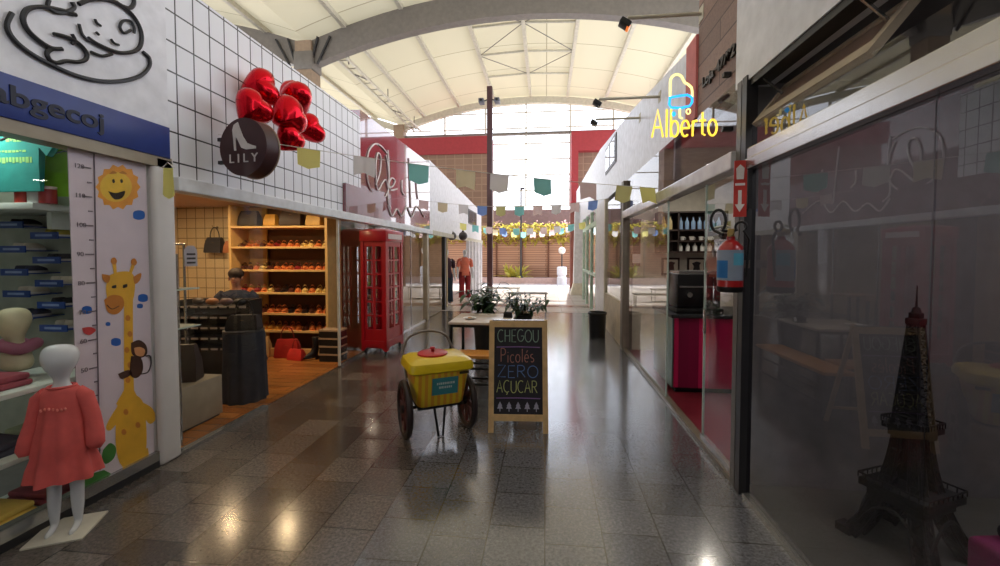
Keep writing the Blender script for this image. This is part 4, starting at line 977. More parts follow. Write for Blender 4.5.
HB = [(261, 88, 4.05, .165, 10, 72, -8, 'topmost, egg-shaped'), (296, 97, 4.15, .18, -38, 20, 10, 'big upper right'), (289, 116, 3.95, .17, 84, 55, 0, 'front middle'),
      (310, 129, 4.2, .16, 40, 60, 0, 'rightmost'), (253, 108, 4.1, .15, 60, 40, 0, 'leftmost'), (290, 139, 4.0, .13, 80, 30, 20, 'lowest')]
for i, (px, py, y, s, ry, rz, rx, nm) in enumerate(HB):
    p = at(px, py, y=y)
    p = at(px, py, x=XL + .17 + .14 * (i % 3))
    o = heart_mesh().build('heart_balloon', FOIL) if i == 0 else first.copy()
    if i == 0: first = o
    else: COL.objects.link(o)
    o.location = p; o.scale = (s * 1.14, s * 1.14, s * 1.14); o.rotation_euler = (R(rx), R(rz), R(ry))
    tag(o, nm + ' red foil heart balloon in the cluster on the tiled fascia', 'balloon', 'heart balloons by the round sign')

# ---- bunting
FC = dict(y=(244, 238, 150), t=(150, 220, 220), w=(244, 242, 246), c=(244, 230, 196), p=(248, 222, 224), b=(140, 170, 236), o=(214, 210, 150), g=(134, 168, 160))
def flagcloth(k): return cloth_mat('flag_' + k, FC[k], .55, .88)
def bunting(label, A, B, sag, flags, w, h):
    A, B = Vector(A), Vector(B); t = thing('bunting', label, 'bunting', A)
    def pt(k): return (B - A) * k - ZUP * (4 * sag * k * (1 - k))
    mb = MB(); mb.tube([pt(i / 24) for i in range(25)], .0035, 5); mb.build('string', mat('string_white', (220, 216, 210), .7), t)
    for k, c, fork in flags:
        mb = MB(); p = pt(k); e = (pt(k + .01) - pt(k - .01)).normalized(); q = random.uniform(-.2, .2); nrm = Vector((e.y, -e.x, 0)).normalized()
        cols = []
        for i in range(7):
            s = i / 6 - .5; hh = h * (.82 + (.36 * abs(s) if fork else .36 * (.5 - abs(s)))); off = nrm * .012 * math.sin(6 * s + q * 20)
            cols.append([mb.bm.verts.new(p + e * s * w), mb.bm.verts.new(p + e * s * w * .99 - ZUP * hh * .5 + off * .6 + nrm * q * .1), mb.bm.verts.new(p + e * s * w * .96 - ZUP * hh + off + nrm * q * .25)])
        for a, b in zip(cols, cols[1:]):
            for j in range(2): mb.bm.faces.new((a[j], b[j], b[j + 1], a[j + 1]))
        mb.build('flag', flagcloth(c), t, smooth=60, fix=False)
bunting('nearest bunting string, crossing from the round sign to the neon sign', (-2.89, 3.42, 2.66), (1.3, 5.0, 2.36), .06,
        [(.045, 'g', 1), (.165, 'y', 0), (.275, 'w', 1), (.39, 't', 0), (.495, 'c', 1), (.575, 'w', 0), (.68, 't', 0), (.8, 'p', 1), (.9, 'o', 0), (.965, 'y', 1)], .2, .19)
bunting('second bunting string, across the walkway beyond the telephone booth', (-2.89, 8.2, 2.75), (1.3, 8.8, 2.75), .18,
        [(.1, 'p', 1), (.19, 'c', 0), (.29, 'w', 1), (.38, 'b', 0), (.47, 'o', 0), (.56, 't', 0), (.65, 'p', 1), (.74, 'w', 0), (.83, 'p', 1), (.92, 'b', 0)], .2, .2)
bunting('third bunting string, strung near the far end of the white fascias', (-2.85, 12.5, 2.6), (1.3, 12.9, 2.6), .22,
        [(.08, 'y', 0), (.17, 't', 1), (.27, 'p', 0), (.37, 'b', 1), (.47, 't', 0), (.57, 'w', 1), (.67, 'p', 0), (.77, 'w', 1), (.87, 't', 0), (.95, 'y', 0)], .2, .22)
bunting('farthest bunting string, hung in front of the flowering creeper', (-2.8, 17.2, 2.75), (1.1, 17.2, 2.75), .25,
        [(.08, 't', 0), (.18, 'c', 1), (.28, 'b', 0), (.38, 'y', 1), (.48, 't', 0), (.58, 'p', 1), (.68, 'w', 0), (.78, 'p', 1), (.88, 't', 0), (.95, 'w', 0)], .22, .24)
t = thing('fabric_pennant', 'yellow cloth pennant tied beside the white pillar under the tiled fascia', 'pennant', tuple(at(168, 168, x=XL + .22)))
mb = MB(); cols = []
for i in range(7):
    s = i / 6 - .5; cols.append([mb.bm.verts.new((s * .1, .012 * math.sin(9 * s), 0)), mb.bm.verts.new((s * .12, .02 * math.sin(9 * s), -.12)), mb.bm.verts.new((s * .1, .02 * math.sin(7 * s), -.22 + .1 * abs(s)))])
for a, b in zip(cols, cols[1:]):
    for j in range(2): mb.bm.faces.new((a[j], b[j], b[j + 1], a[j + 1]))
mb.build('cloth', flagcloth('y'), t, smooth=60, fix=False); MB().tube([(-.05, 0, 0), (0, .0, .04), (.05, 0, 0)], .004, 5).build('tie', mat('string_white', (220, 216, 210), .7), t)

# ================================================================== growth chart in the baby shop window
t = thing('growth_chart', 'tall white height chart with giraffe, sun and monkey inside baby-shop window', 'poster', (0, 0, 0))
cx = XL - .012
def onp(a, b): return at(a, b, x=cx + .004)
MB().box(cx - .006, cx, 2.26, 2.76, .06, 2.25).build('sheet', mat('chart_white', (214, 200, 208), .6, 0, .03), t, smooth=0)
def patch(nm, pix, m, off=0., sm=True):
    pts = smoothline(list(pix) + [pix[0]], 4)[:-1] if sm else pix
    mb = MB(); P3 = [at(a, b, x=cx + .001 + off) for a, b in pts]; vs = [mb.bm.verts.new(p) for p in P3]; mb.bm.faces.new(vs)
    return mb.build(nm, m, t, smooth=0)
G1 = mat('giraffe_yellow', (226, 172, 48), .6); G2 = mat('giraffe_tan', (198, 124, 46), .6); G3 = mat('sun_orange', (236, 160, 60), .6); BL = mat('splash_blue', (24, 92, 176), .6); DK = mat('print_dark', (40, 30, 30), .6); GRN = mat('print_green', (60, 120, 50), .6)
c = (118, 187); pts = []
for i in range(28):
    a = 2 * math.pi * i / 28; r = (20 if i % 2 else 23); pts.append((c[0] + r * math.cos(a) * .98, c[1] + r * math.sin(a)))
patch('sun', pts, G3, 0, False); patch('sun', [(c[0] - 2 + 16 * math.cos(2 * math.pi * i / 20), c[1] + 15 * math.sin(2 * math.pi * i / 20)) for i in range(20)], mat('sun_yellow', (240, 196, 70), .6), .001, False)
patch('sun_mouth', [(108, 191), (116, 193), (125, 191), (122, 198), (114, 199)], DK, .002); patch('sun_eye', [(112, 180), (114, 179), (115, 182), (113, 183)], DK, .002); patch('sun_eye', [(120, 180), (122, 179), (123, 182), (121, 183)], DK, .002)
for p in ((139, 215, 6), (143, 298, 5), (140, 306, 3), (87, 310, 5), (116, 342, 5), (108, 324, 2.5)): patch('blue_splash', [(p[0] + p[2] * (1 + .2 * (i % 2)) * math.cos(i * .785), p[1] + p[2] * .8 * math.sin(i * .785)) for i in range(8)], BL, .001)
patch('giraffe_neck', [(124, 300), (133, 300), (133, 340), (134, 390), (140, 402), (126, 412), (116, 404), (124, 390)], G1, .001, False)
patch('giraffe_body', [(118, 400), (130, 394), (142, 400), (146, 420), (146, 450), (138, 462), (122, 466), (116, 446), (116, 420)], G1, .0016)
patch('giraffe_leg', [(122, 455), (133, 455), (131, 474), (123, 476)], G1, .002, False); patch('giraffe_leg', [(138, 450), (148, 448), (150, 462), (141, 465)], G1, .002, False)
patch('giraffe_arm', [(119, 404), (110, 418), (106, 428), (111, 430), (121, 416)], G1, .002); patch('giraffe_arm', [(142, 402), (152, 408), (156, 418), (150, 424), (144, 416)], G1, .002)
patch('giraffe_head', [(108, 276), (118, 272), (130, 272), (135, 280), (133, 300), (124, 306), (110, 304), (106, 290)], G1, .002)
patch('giraffe_muzzle', [(104, 300), (112, 295), (122, 297), (124, 306), (117, 314), (108, 312)], G2, .003)
patch('giraffe_ear', [(102, 274), (110, 276), (108, 283), (103, 280)], G2, .003); patch('giraffe_ear', [(133, 277), (141, 273), (140, 280), (135, 284)], G2, .003)
patch('giraffe_horn', [(112, 262), (116, 262), (117, 275), (114, 275)], G1, .001, False); patch('giraffe_horn', [(132, 263), (135, 265), (131, 276), (128, 275)], G1, .001, False)
for q in ((114, 261), (134, 262)): patch('giraffe_horn_tip', [(q[0] + 3.2 * math.cos(i), q[1] + 3.6 * math.sin(i)) for i in range(6)], G2, .002)
mb = MB(); mb.tube([at(a, b, x=cx + .006) for a, b in smoothline([(107, 305), (112, 309), (119, 306)])], .0025, 5); mb.build('giraffe_smile', DK, t)
patch('sun_eyebrow', [(109, 174), (113, 171), (117, 173), (113, 174)], G2, .003); patch('sun_eyebrow', [(119, 173), (123, 171), (127, 174), (123, 174)], G2, .003)
patch('giraffe_eye', [(112, 286), (116, 285), (116, 288), (112, 288)], DK, .003); patch('giraffe_eye', [(123, 285), (127, 284), (127, 287), (123, 288)], DK, .003)
for p in ((128, 318), (130, 334), (127, 350), (130, 365), (128, 380), (126, 412), (138, 425), (124, 432)): patch('giraffe_spot', [(p[0] + 2.6 * math.cos(i), p[1] + 3 * math.sin(i)) for i in range(6)], G2, .003)
patch('monkey_head', [(131, 343), (139, 340), (146, 345), (147, 354), (140, 358), (132, 354)], mat('monkey_brown', (70, 40, 28), .6), .004)
patch('monkey_face', [(134, 348), (140, 347), (145, 350), (143, 356), (136, 355)], mat('monkey_tan', (214, 150, 100), .6), .005)
patch('monkey_body', [(131, 356), (141, 358), (143, 370), (137, 378), (130, 374)], mat('monkey_brown', (70, 40, 28), .6), .004)
patch('monkey_leg', [(118, 374), (128, 370), (132, 374), (122, 379)], mat('monkey_brown', (70, 40, 28), .6), .004)
mb = MB(); mb.tube([at(a, b, x=cx + .006) for a, b in smoothline([(141, 374), (148, 372), (151, 364), (150, 356), (146, 356)])], .004, 5); mb.build('monkey_tail', DK, t)
patch('grass', [(72, 500), (72, 488), (90, 474), (104, 470), (112, 474), (122, 476), (140, 464), (157, 452), (157, 458), (120, 478)], GRN, .001, False)
patch('bush', [(103, 450), (110, 443), (116, 448), (114, 458), (106, 464), (102, 458)], GRN, .002)
patch('bird', [(82, 328), (90, 327), (96, 330), (90, 335), (84, 333)], mat('print_red', (200, 60, 60), .6), .002)
mb = MB(); mb.tube([at(94, 148 + 0, x=cx + .004), at(97, 320, x=cx + .004), at(100, 470, x=cx + .004)], .004, 5)
for k in range(22):
    z = 2.15 - .092 * k; yy = 2.385 + .03 * 0
    mb.box(cx + .002, cx + .005, yy - .05 if k % 2 == 0 else yy - .025, yy, z - .004, z + .004)
mb.build('scale_ticks', mat('print_grey', (120, 108, 116), .6), t, smooth=0)
for k in range(10):
    z = 2.15 - .184 * k; words(str(120 - 10 * k), .04, .002, (cx + .004, 2.285, z - .012), (0, 1, 0), (0, 0, 1)).build('scale_number', mat('print_grey', (120, 108, 116), .6), t, smooth=0)
TUBE_W = 9
# ================================================================== baby shop stock
SHELFW = mat('white_shelf', (206, 212, 202), .45)
t = thing('wall_shelf', 'thick white shelf across the baby-shop side wall above the shoe trays', 'shelf', (-3.95, 2.62, 1.9))
MB().box(-.55, .55, -.2, .24, 0, .045, .004).build('board', SHELFW, t)
for x in (-.4, .4): MB().box(x - .02, x + .02, .0, .24, -.12, 0).build('bracket', SHELFW, t, smooth=0)
# t-shirts hanging above it
def tshirt(label, loc, rz, col, und, s=1.):
    t = thing('t_shirt', label, 't-shirt', loc, rz)
    out = [(-.2, 0), (-.205, .2), (-.21, .3), (-.27, .24), (-.33, .31), (-.21, .42), (-.08, .45), (-.05, .425), (0, .415), (.05, .425), (.08, .45), (.21, .42), (.33, .31), (.27, .24), (.21, .3), (.205, .2), (.2, 0)]
    mb = MB(); k = len(out); rows = []
    for d in (-.018, .018): rows.append([mb.bm.verts.new((a * s, d * (1 if 0 < i < k - 1 else .6), b * s)) for i, (a, b) in enumerate(out)])
    mb.bm.faces.new(rows[0]); mb.bm.faces.new(rows[1][::-1])
    for i in range(k - 1): mb.bm.faces.new((rows[0][i], rows[0][i + 1], rows[1][i + 1], rows[1][i]))
    mb.build('cloth', mat(und, col, .85, 0, .1, 14, .2), t, smooth=0)
    mb = MB(); mb.tube([(-.1 * s, -.02, .36 * s), (0, -.02, .385 * s), (.1 * s, -.02, .36 * s)], .006, 6); mb.tube([(0, 0, .38 * s), (0, 0, .47 * s), (.02, 0, .49 * s)], .004, 6); mb.build('hanger', ALU, t)
    return t
t = tshirt('teal child t-shirt with pale green print hanging over the thick shelf', (-3.54, 2.44, 2.02), 0, (44, 148, 138), 'teal_cloth', .95)
mb = MB()
for x0, x1, z, h in ((-.11, .13, .19, .035), (-.1, .1, .26, .012), (-.05, .06, .33, .03)):
    x = x0
    while x < x1:
        wd = random.uniform(.012, .03); mb.box(x, x + wd, -.0195, -.018, z + random.uniform(-.004, .004), z + h); x += wd + .006
mb.build('print', mat('lime_print', (150, 206, 120), .8), t, smooth=0)
tshirt('lime green child top hanging right of the teal t-shirt', (-3.3, 2.56, 2.0), R(12), (150, 214, 60), 'lime_cloth', .8)
tshirt('yellow-green child top hanging just behind and below the teal t-shirt', (-3.6, 2.57, 1.97), 0, (176, 206, 40), 'yellow_lime_cloth', .7)
for i, (x, c, lab) in enumerate(((-3.38, (196, 62, 46), 'round red tin standing on the thick shelf under the t-shirts'), (-3.28, (206, 206, 200), 'white tin standing on the thick shelf right of the red tin'), (-3.19, (170, 50, 50), 'dark red tin at the right end of the thick shelf'))):
    t = thing('tin', lab, 'tin', (x - .2, 2.5, 1.945), 0, 'tins on the thick shelf')
    MB().lathe([(.045, 0), (.045, .1), (0, .1)], n=20).build('body', mat('tin_%d' % i, c, .35), t); MB().lathe([(.047, .095), (.047, .115), (0, .118)], n=20).build('lid', mat('tin_lid', (220, 200, 190), .3), t)
# kids' shoes on blue trays
def kidshoe_parts(cu, cs):
    s = MB(); n = 24; rings = []
    for z, k in ((0, .94), (.006, 1), (.016, 1)):
        rings.append([((.031 - .006 * math.cos(a)) * math.sin(a) * k, .07 * math.cos(a) * k, z) for a in [2 * math.pi * i / n for i in range(n)]])
    s.loft(rings)
    up = MB(); rings = []
    for z, k, back in ((.016, .97, 0), (.03, .95, .0), (.042, .8, .012), (.052, .58, .03), (.056, .5, .034)):
        rings.append([((.03 - .006 * math.cos(a)) * math.sin(a) * k, .068 * math.cos(a) * k + back * .6, z) for a in [2 * math.pi * i / n for i in range(n)]])
    up.loft(rings)
    return s, up
KC = [((30, 30, 34), 'black'), ((226, 222, 210), 'white'), ((206, 196, 170), 'cream'), ((190, 170, 60), 'yellow-striped'), ((40, 40, 60), 'navy')]
kproto = []
for i, (c, nm) in enumerate(KC):
    s, u_ = kidshoe_parts(c, c); kproto.append((s, u_))
kmesh = []
for i, (c, nm) in enumerate(KC):
    s, u_ = kproto[i]; a = s.build('sole', mat('kid_sole', (220, 216, 206), .6)); b = u_.build('upper', mat('kid_upper_%d' % i, c, .6)); kmesh.append((a.data, b.data)); bpy.data.objects.remove(a); bpy.data.objects.remove(b)
tray_rows = [1.78, 1.6, 1.43, 1.27, 1.1]
tray0 = None
for col_, (x0, dz, side) in enumerate(((-3.93, .05, 'left column'), (-3.64, -.03, 'right column'))):
    for r_, z in enumerate(tray_rows):
        loc = (x0 + .012 * r_, 2.755, z + dz - .03); lab = 'blue shoe tray in the %s, %s from top, on baby-shop side wall' % (side, ORD[r_])
        if tray0 is None:
            tray0 = t = thing('shoe_tray', lab, 'shelf tray', loc, 0, 'blue shoe trays')
            MB().box(-.115, .115, -.1, .106, 0, .008).build('base', mat('tray_blue', (24, 60, 132), .4), t, smooth=0)
            fr = MB().box(-.115, .115, -.106, -.098, -.01, .04).build('front_lip', mat('tray_blue', (24, 60, 132), .4), t, smooth=0)
            MB().box(-.07, .07, -.1075, -.106, .008, .024).build('label_strip', mat('tray_label', (140, 160, 200), .5), fr, smooth=0)
        else: dup(tray0, loc, 0, lab)
        k = (r_ * 2 + col_ * 3 + (r_ > 2)) % 5
        for q, dx in enumerate((-.045, .045)):
            t = thing('child_shoe', '%s %s child shoe on the %s blue tray of the %s' % (('left', 'right')[q], KC[k][1], ORD[r_], side), 'shoe', (loc[0] + dx, loc[1] + .0, loc[2] + .008), R(180 + random.uniform(-8, 8)), 'child shoes on blue trays')
            for nm, me in zip(('sole', 'upper'), kmesh[k]):
                o = bpy.data.objects.new(nm, me); COL.objects.link(o); o.parent = t
# bust mannequin and folded clothes
t = thing('bust_form', 'pale cream child display bust with lilac scarf inside baby-shop window', 'mannequin', (-3.28, 2.22, .86))
V = [(0, 0, 0, .1, .075), (0, 0, .1, .1, .07), (0, 0, .16, .055, .05), (0, 0, .2, .036, .036), (0, -.01, .25, .06, .06), (0, -.01, .31, .088, .09), (0, 0, .37, .08, .085), (0, 0, .41, .045, .05)]
skin_body('body', V, [(i, i + 1) for i in range(7)], mat('bust_cream', (206, 198, 160), .5), t)
mb = MB(); mb.tube([(.1 * math.cos(a), .075 * math.sin(a), .17 + .012 * math.sin(3 * a)) for a in [2 * math.pi * i / 24 for i in range(24)]], .035, 10, closed=True); mb.build('scarf', mat('lilac_cloth', (150, 90, 110), .9), t)
t = thing('display_unit', 'low white two-shelf display unit of folded clothes inside baby-shop window', 'display shelf', (-3.25, 2.02, .012), 0)
for z in (.0, .4, .78): MB().box(-.22, .28, -.45, .45, z, z + .03, .003).build('shelf', SHELFW, t)
for x in (-.2, .26):
    for y in (-.43, .43): MB().box(x - .015, x + .015, y - .015, y + .015, .03, .78).build('upright', SHELFW, t, smooth=0)
FCOL = [((226, 190, 90), 'yellow'), ((150, 70, 80), 'wine red'), ((220, 160, 160), 'pink'), ((60, 60, 70), 'charcoal'), ((180, 190, 150), 'sage'), ((200, 120, 60), 'orange')]
j = 0
for lv, z in (('top', .81), ('middle', .43), ('bottom', .03)):
    for y in (-.28, .0, .28):
        if lv == 'top' and y == .28: continue
        c, nm = FCOL[j % 6]; zz = z + .012
        t = thing('folded_clothes', '%s folded garment, %s on the %s shelf of the low display unit' % (nm, {-.28: 'front', 0: 'middle', .28: 'rear'}[y], lv), 'clothes', (-3.22, 2.02 + y, zz), R(random.uniform(-6, 6)), 'folded clothes in baby shop')
        mb = MB(); mb.box(-.13, .17, -.12, .12, 0, .035, .014); mb.box(-.12, .16, -.115, .115, .036, .075, .015); mb.build('cloth', mat('fold_%d' % (j % 6), c, .9), t)
        j += 1

# ================================================================== shoe shop
t = thing('shoe_shelving', 'tall wooden wall shelving full of shoes at the back of shoe shop', 'shelving', (-4.15, 6.24, .012))
SH_Z = [2.045, 1.725, 1.365, 1.01, .685, .41]
SB = mat('blond_shelf', (216, 178, 116), .45, 0, .1, 10)
for z in SH_Z: MB().box(-.78, .78, -.2, .24, z - .05, z - .02).build('shelf', SB, t, smooth=0)
for x in (-.8, .8): MB().box(x - .02, x + .02, -.2, .24, 0, 2.36).build('side_panel', SB, t, smooth=0)
MB().box(-.78, -.46, .2, .23, 0, 2.36).build('back_board', mat('yellow_board', (206, 170, 100), .6), t, smooth=0)
def shoe_parts():
    n = 26; s = MB(); rings = []
    def base(a, k, z, lift): 
        y = .125 * math.cos(a) * k; return ((.04 + .008 * math.cos(a + math.pi)) * math.sin(a) * k, y, z + lift * max(0, (y + .0)) / .125)
    for z, k in ((0, .96), (.008, 1), (.016, .98)): rings.append([base(a, k, z, .035) for a in [2 * math.pi * i / n for i in range(n)]])
    s.loft(rings)
    h = MB(); h.taper((-.02, .02, .065, .1), (-.028, .028, .06, .112), 0, .035)
    ups = []
    for y0, y1, hh in ((-.1, -.035, .04), (.045, .095, .05)):
        rows = []; u_ = MB(); ups.append(u_)
        for i in range(6):
            y = y0 + (y1 - y0) * i / 5; lf = .035 * max(0, y) / .125; wd = .04 * math.sqrt(max(.05, 1 - (y / .13) ** 2))
            rows.append([u_.bm.verts.new((wd * math.cos(math.pi * j / 10), y, .012 + lf + hh * (.6 + .4 * i / 5 if y < 0 else 1) * math.sin(math.pi * j / 10))) for j in range(11)])
        for a, b in zip(rows, rows[1:]):
            for j in range(10): u_.bm.faces.new((a[j], a[j + 1], b[j + 1], b[j]))
    return s, h, ups
SC = [((86, 44, 34), 'dark brown'), ((196, 110, 56), 'tan'), ((216, 160, 70), 'mustard'), ((150, 42, 42), 'red'), ((40, 28, 28), 'black'), ((222, 128, 70), 'orange'), ((226, 194, 120), 'beige')]
smesh = []
for i, (c, nm) in enumerate(SC):
    s, h, u_ = shoe_parts(); tmp = [s.build('sole', mat('insole_%d' % i, tuple(min(255, v * 1.15) for v in c), .5)), h.build('heel', mat('heel_dark', (60, 36, 26), .5)), u_[0].build('toe_strap', mat('strap_%d' % i, c, .4)), u_[1].build('ankle_strap', mat('strap_%d' % i, c, .4))]
    smesh.append([o.data for o in tmp]); [bpy.data.objects.remove(o) for o in tmp]
PAT = ['ABBABDBFBGGFG', 'AABGABFBDFBFB', 'DFDFGAEAFGFGG', 'ABGAFBFEBEAFB', 'EAACCCBFBAFBF']; IX = dict(A=0, B=1, C=2, D=3, E=4, F=5, G=6)
for r_, z in enumerate(SH_Z[1:]):
    for k, ch in enumerate(PAT[r_]):
        i = IX[ch]; x = -4.15 - .7 + 1.4 * k / 12
        t = thing('sandal', '%s sandal, %s from the left on the %s shoe shelf from top' % (SC[i][1], ORD[k], ORD[r_]), 'shoe', (x, 6.2, z - .019), R(180 - 150 + random.uniform(-8, 8)) , 'sandals on shoe-shop shelves')
        t.rotation_euler.z = R(28 + random.uniform(-8, 8)); t.scale = (1.2, 1.3, 1.35)
        for nm, me in zip(('sole', 'heel', 'toe_strap', 'ankle_strap'), smesh[i]):
            o = bpy.data.objects.new(nm, me); COL.objects.link(o); o.parent = t
def handbag(label, loc, rz, col, mname, w=.3, h=.22, d=.1, name='handbag', handle=True, group=None):
    t = thing(name, label, 'bag', loc, rz, group)
    mb = MB(); mb.loft([[(sx * w / 2 * k, sy * d / 2 * k2, z) for sx, sy in ((-1, -1), (1, -1), (1, 1), (-1, 1))] for z, k, k2 in ((0, .96, 1), (.02, 1, 1.05), (h * .6, .95, .8), (h, .8, .35))])
    mb.build('body', mat(mname, col, .5, 0, .15), t, smooth=60)
    if handle:
        mb = MB(); mb.tube([(-w * .28, 0, h * .95)] + [(-w * .28 * math.cos(a), 0, h + .55 * w * math.sin(a)) for a in [math.pi * i / 10 for i in range(11)]] + [(w * .28, 0, h * .95)], .008, 6); mb.build('handle', mat(mname + '_strap', tuple(v * .7 for v in col), .5), t)
    MB().box(-.02, .02, -d * .36, -d * .24, h * .55, h * .68).build('clasp', mat('gold_clasp', (200, 160, 80), .3, .9), t, smooth=0)
for i, (x, c, nm, w_, h_) in enumerate(((-4.72, (44, 34, 30), 'black boxy', .34, .24), (-4.35, (200, 150, 60), 'yellow small', .2, .18), (-4.0, (56, 38, 30), 'dark brown wide', .36, .25), (-3.62, (196, 158, 90), 'straw-coloured', .24, .2))):
    handbag('%s handbag on the topmost shelf of the shoe-shop shelving' % nm, (x, 6.2, 2.05), 0, c, 'topbag_%d' % i, w_, h_, .14, handle=False, group='handbags on the top shelf')
handbag('red tote bag standing on the floor under the shoe shelves', (-3.95, 5.95, .012), R(8), (176, 40, 34), 'red_tote', .36, .28, .14)
handbag('smaller bright red bag on the floor in front of the red tote', (-3.72, 5.82, .012), R(-10), (204, 48, 44), 'red_small', .26, .16, .12)
handbag('beige bag on the floor left of the red tote', (-4.42, 5.95, .012), R(14), (200, 160, 104), 'beige_bag', .34, .3, .14)
def boot(label, loc, rz):
    t = thing('boot', label, 'boot', loc, rz, 'black boots on the shop floor')
    mb = MB(); rings = []
    for z, y, rx, ry in ((.05, -.02, .042, .1), (.08, -.01, .045, .09), (.12, .03, .045, .06), (.2, .05, .045, .045), (.33, .05, .055, .055), (.34, .05, .048, .048)):
        rings.append([(rx * math.cos(a), y + ry * math.sin(a), z) for a in [2 * math.pi * i / 18 for i in range(18)]])
    mb.loft(rings); mb.build('shaft', mat('boot_black', (26, 22, 24), .35), t)
    MB().loft([[(.045 * math.cos(a) * (1 - .1 * math.sin(a)), -.02 + .115 * math.sin(a), z) for a in [2 * math.pi * i / 18 for i in range(18)]] for z in (.03, .05)]).build('sole', BLACK, t); MB().taper((-.02, .02, .05, .09), (-.03, .03, .03, .095), 0, .05).build('heel', BLACK, t)
t_ = thing('low_plinth', 'low blond wooden plinth under the shoe shelving holding boots', 'plinth', (-3.95, 6.0, .012))
MB().box(-.62, .5, -.02, .0, 0, .1).build('front', SB, t_, smooth=0); MB().box(-.62, .5, -.02, .03, .1, .12).build('top', SB, t_, smooth=0)
boot('left black boot between the shoe shelving and the red tote', (-4.2, 5.72, .012), R(60)); boot('right black boot beside the red tote, nearer the doorway', (-3.48, 5.84, .012), R(-40))
for k in range(4):
    o = None
    t = thing('shoebox', 'black shoebox with pale edge, %s in the stack by the glass edge' % ['bottom one', 'second from bottom', 'third from bottom', 'topmost'][k], 'box', (-3.16, 5.86, .012 + .118 * k), 0, 'black shoeboxes by the doorway')
    MB().box(-.16, .16, -.11, .11, 0, .092).build('body', mat('box_black', (24, 20, 20), .6), t, smooth=0); MB().box(-.165, .165, -.115, .115, .092, .116).build('lid', mat('box_pale_edge', (176, 150, 122), .5), t, smooth=0)
# grid wall bags and left display pieces
handbag('dark grey rucksack-like bag hung high on the cream grid wall', (-5.55, 6.44, 1.62), 0, (48, 48, 56), 'hung_dark', .3, .26, .14)
handbag('tan bag hung on the grid wall right of the dark one', (-5.2, 6.44, 1.62), R(6), (176, 110, 70), 'hung_tan', .32, .2, .1)
for p in ((-5.55, 2.05), (-5.2, 2.0)):
    t = thing('wall_hook', 'small steel hook on the cream grid wall, holding the %s bag' % ('dark grey' if p[0] < -5.4 else 'tan'), 'hook', (p[0], 6.5, p[1] + (.02 if p[0] > -5.4 else .0)))
    MB().tube([(0, 0, 0), (0, -.1, 0), (0, -.11, .03)], .006, 6).build('rod', ALU, t); MB().box(-.02, .02, -.006, 0, -.02, .02).build('plate', ALU, t, smooth=0)
# rotating display of small boxed goods
t = thing('display_rack', 'dark free-standing rack with rows of small pale labels in shoe shop', 'display rack', (-3.92, 4.62, .012), R(6))
MB().box(-.42, .42, -.16, .16, 0, .06, .005).build('base', BLACK, t); MB().box(-.42, .42, .1, .13, .06, 1.04).build('back_panel', mat('rack_dark', (44, 34, 30), .6), t, smooth=0)
for k in range(5):
    z = .45 + .125 * k; sh = MB().box(-.42, .42, -.14, .1, z, z + .015).build('tray', mat('rack_dark', (44, 34, 30), .6), t, smooth=0)
    mb = MB()
    for q in range(7): mb.box(-.38 + .115 * q, -.3 + .115 * q, -.146, -.14, z + .0, z + .022)
    mb.build('price_labels', mat('rack_label', (190, 180, 168), .5), sh, smooth=0)
for x in (-.41, .41): MB().box(x - .015, x + .015, -.14, .13, .06, 1.04).build('upright', BLACK, t, smooth=0)
for k in range(4):
    o = MB().ell((0, -.02, .045), .075, .05, .045, 14, 8).build('purse', mat('purse_%d' % k, ((60, 50, 46), (150, 96, 50), (90, 60, 60), (40, 36, 40))[k], .5), None, (-4.2 + .18 * k, 4.62, .977), R(10 * k))
    tag(o, '%s rounded purse on top of the dark display rack' % ('dark grey', 'tan', 'plum', 'black')[k], 'purse', 'purses on the display rack')
    o.location.z = .979
# draped pedestal with bag
t = thing('draped_pedestal', 'round pedestal draped in dark navy cloth just inside the shoe-shop glass', 'pedestal', (-3.28, 4.18, .012))
mb = MB(); rings = []
for z, r0, am in ((0, .215, .012), (.1, .21, .012), (.4, .205, .008), (.7, .2, .004), (.74, .195, 0), (.75, .17, 0)):
    rings.append([((r0 + am * math.sin(11 * a)) * math.cos(a), (r0 + am * math.sin(11 * a)) * math.sin(a), z) for a in [2 * math.pi * i / 66 for i in range(66)]])
mb.loft(rings); mb.build('drape', mat('navy_cloth', (34, 38, 50), .9, 0, .2, 12, .2), t, smooth=60)
MB().lathe([(.2, .745), (.2, .765), (0, .767)]).build('top', mat('pedestal_top', (46, 44, 50), .5), t)
handbag('slouchy black handbag lying on the navy draped pedestal', (-3.26, 4.16, .779), R(15), (26, 22, 24), 'slouch', .32, .16, .16)
handbag('large dark brown leather bag on the box beside the white pillar', (-3.42, 3.5, .412), R(20), (52, 36, 30), 'brown_big', .36, .34, .16)
t = thing('display_box', 'greyish square display box on the floor behind shoe-shop glass', 'display box', (-3.42, 3.5, .012))
MB().box(-.24, .24, -.24, .24, .02, .4, .006).build('body', mat('greige_box', (150, 138, 118), .6), t); MB().box(-.22, .22, -.22, .22, 0, .02).build('plinth', BLACK, t, smooth=0)
t = thing('hanging_coat', 'long dark brown coat on a hanger beside the shoe-shop glass', 'coat', (-4.05, 3.72, .62), R(30))
mb = MB(); rings = []
for z, rx, ry, am in ((0, .2, .08, .02), (.3, .17, .075, .015), (.6, .15, .07, .008), (.82, .17, .06, 0), (.9, .14, .05, 0), (.95, .05, .04, 0)):
    rings.append([((rx + am * math.sin(7 * a)) * math.cos(a), (ry + am * math.sin(7 * a)) * math.sin(a), z) for a in [2 * math.pi * i / 42 for i in range(42)]])
mb.loft(rings); mb.build('coat_body', mat('coat_brown', (54, 34, 28), .8, 0, .2), t, smooth=60)
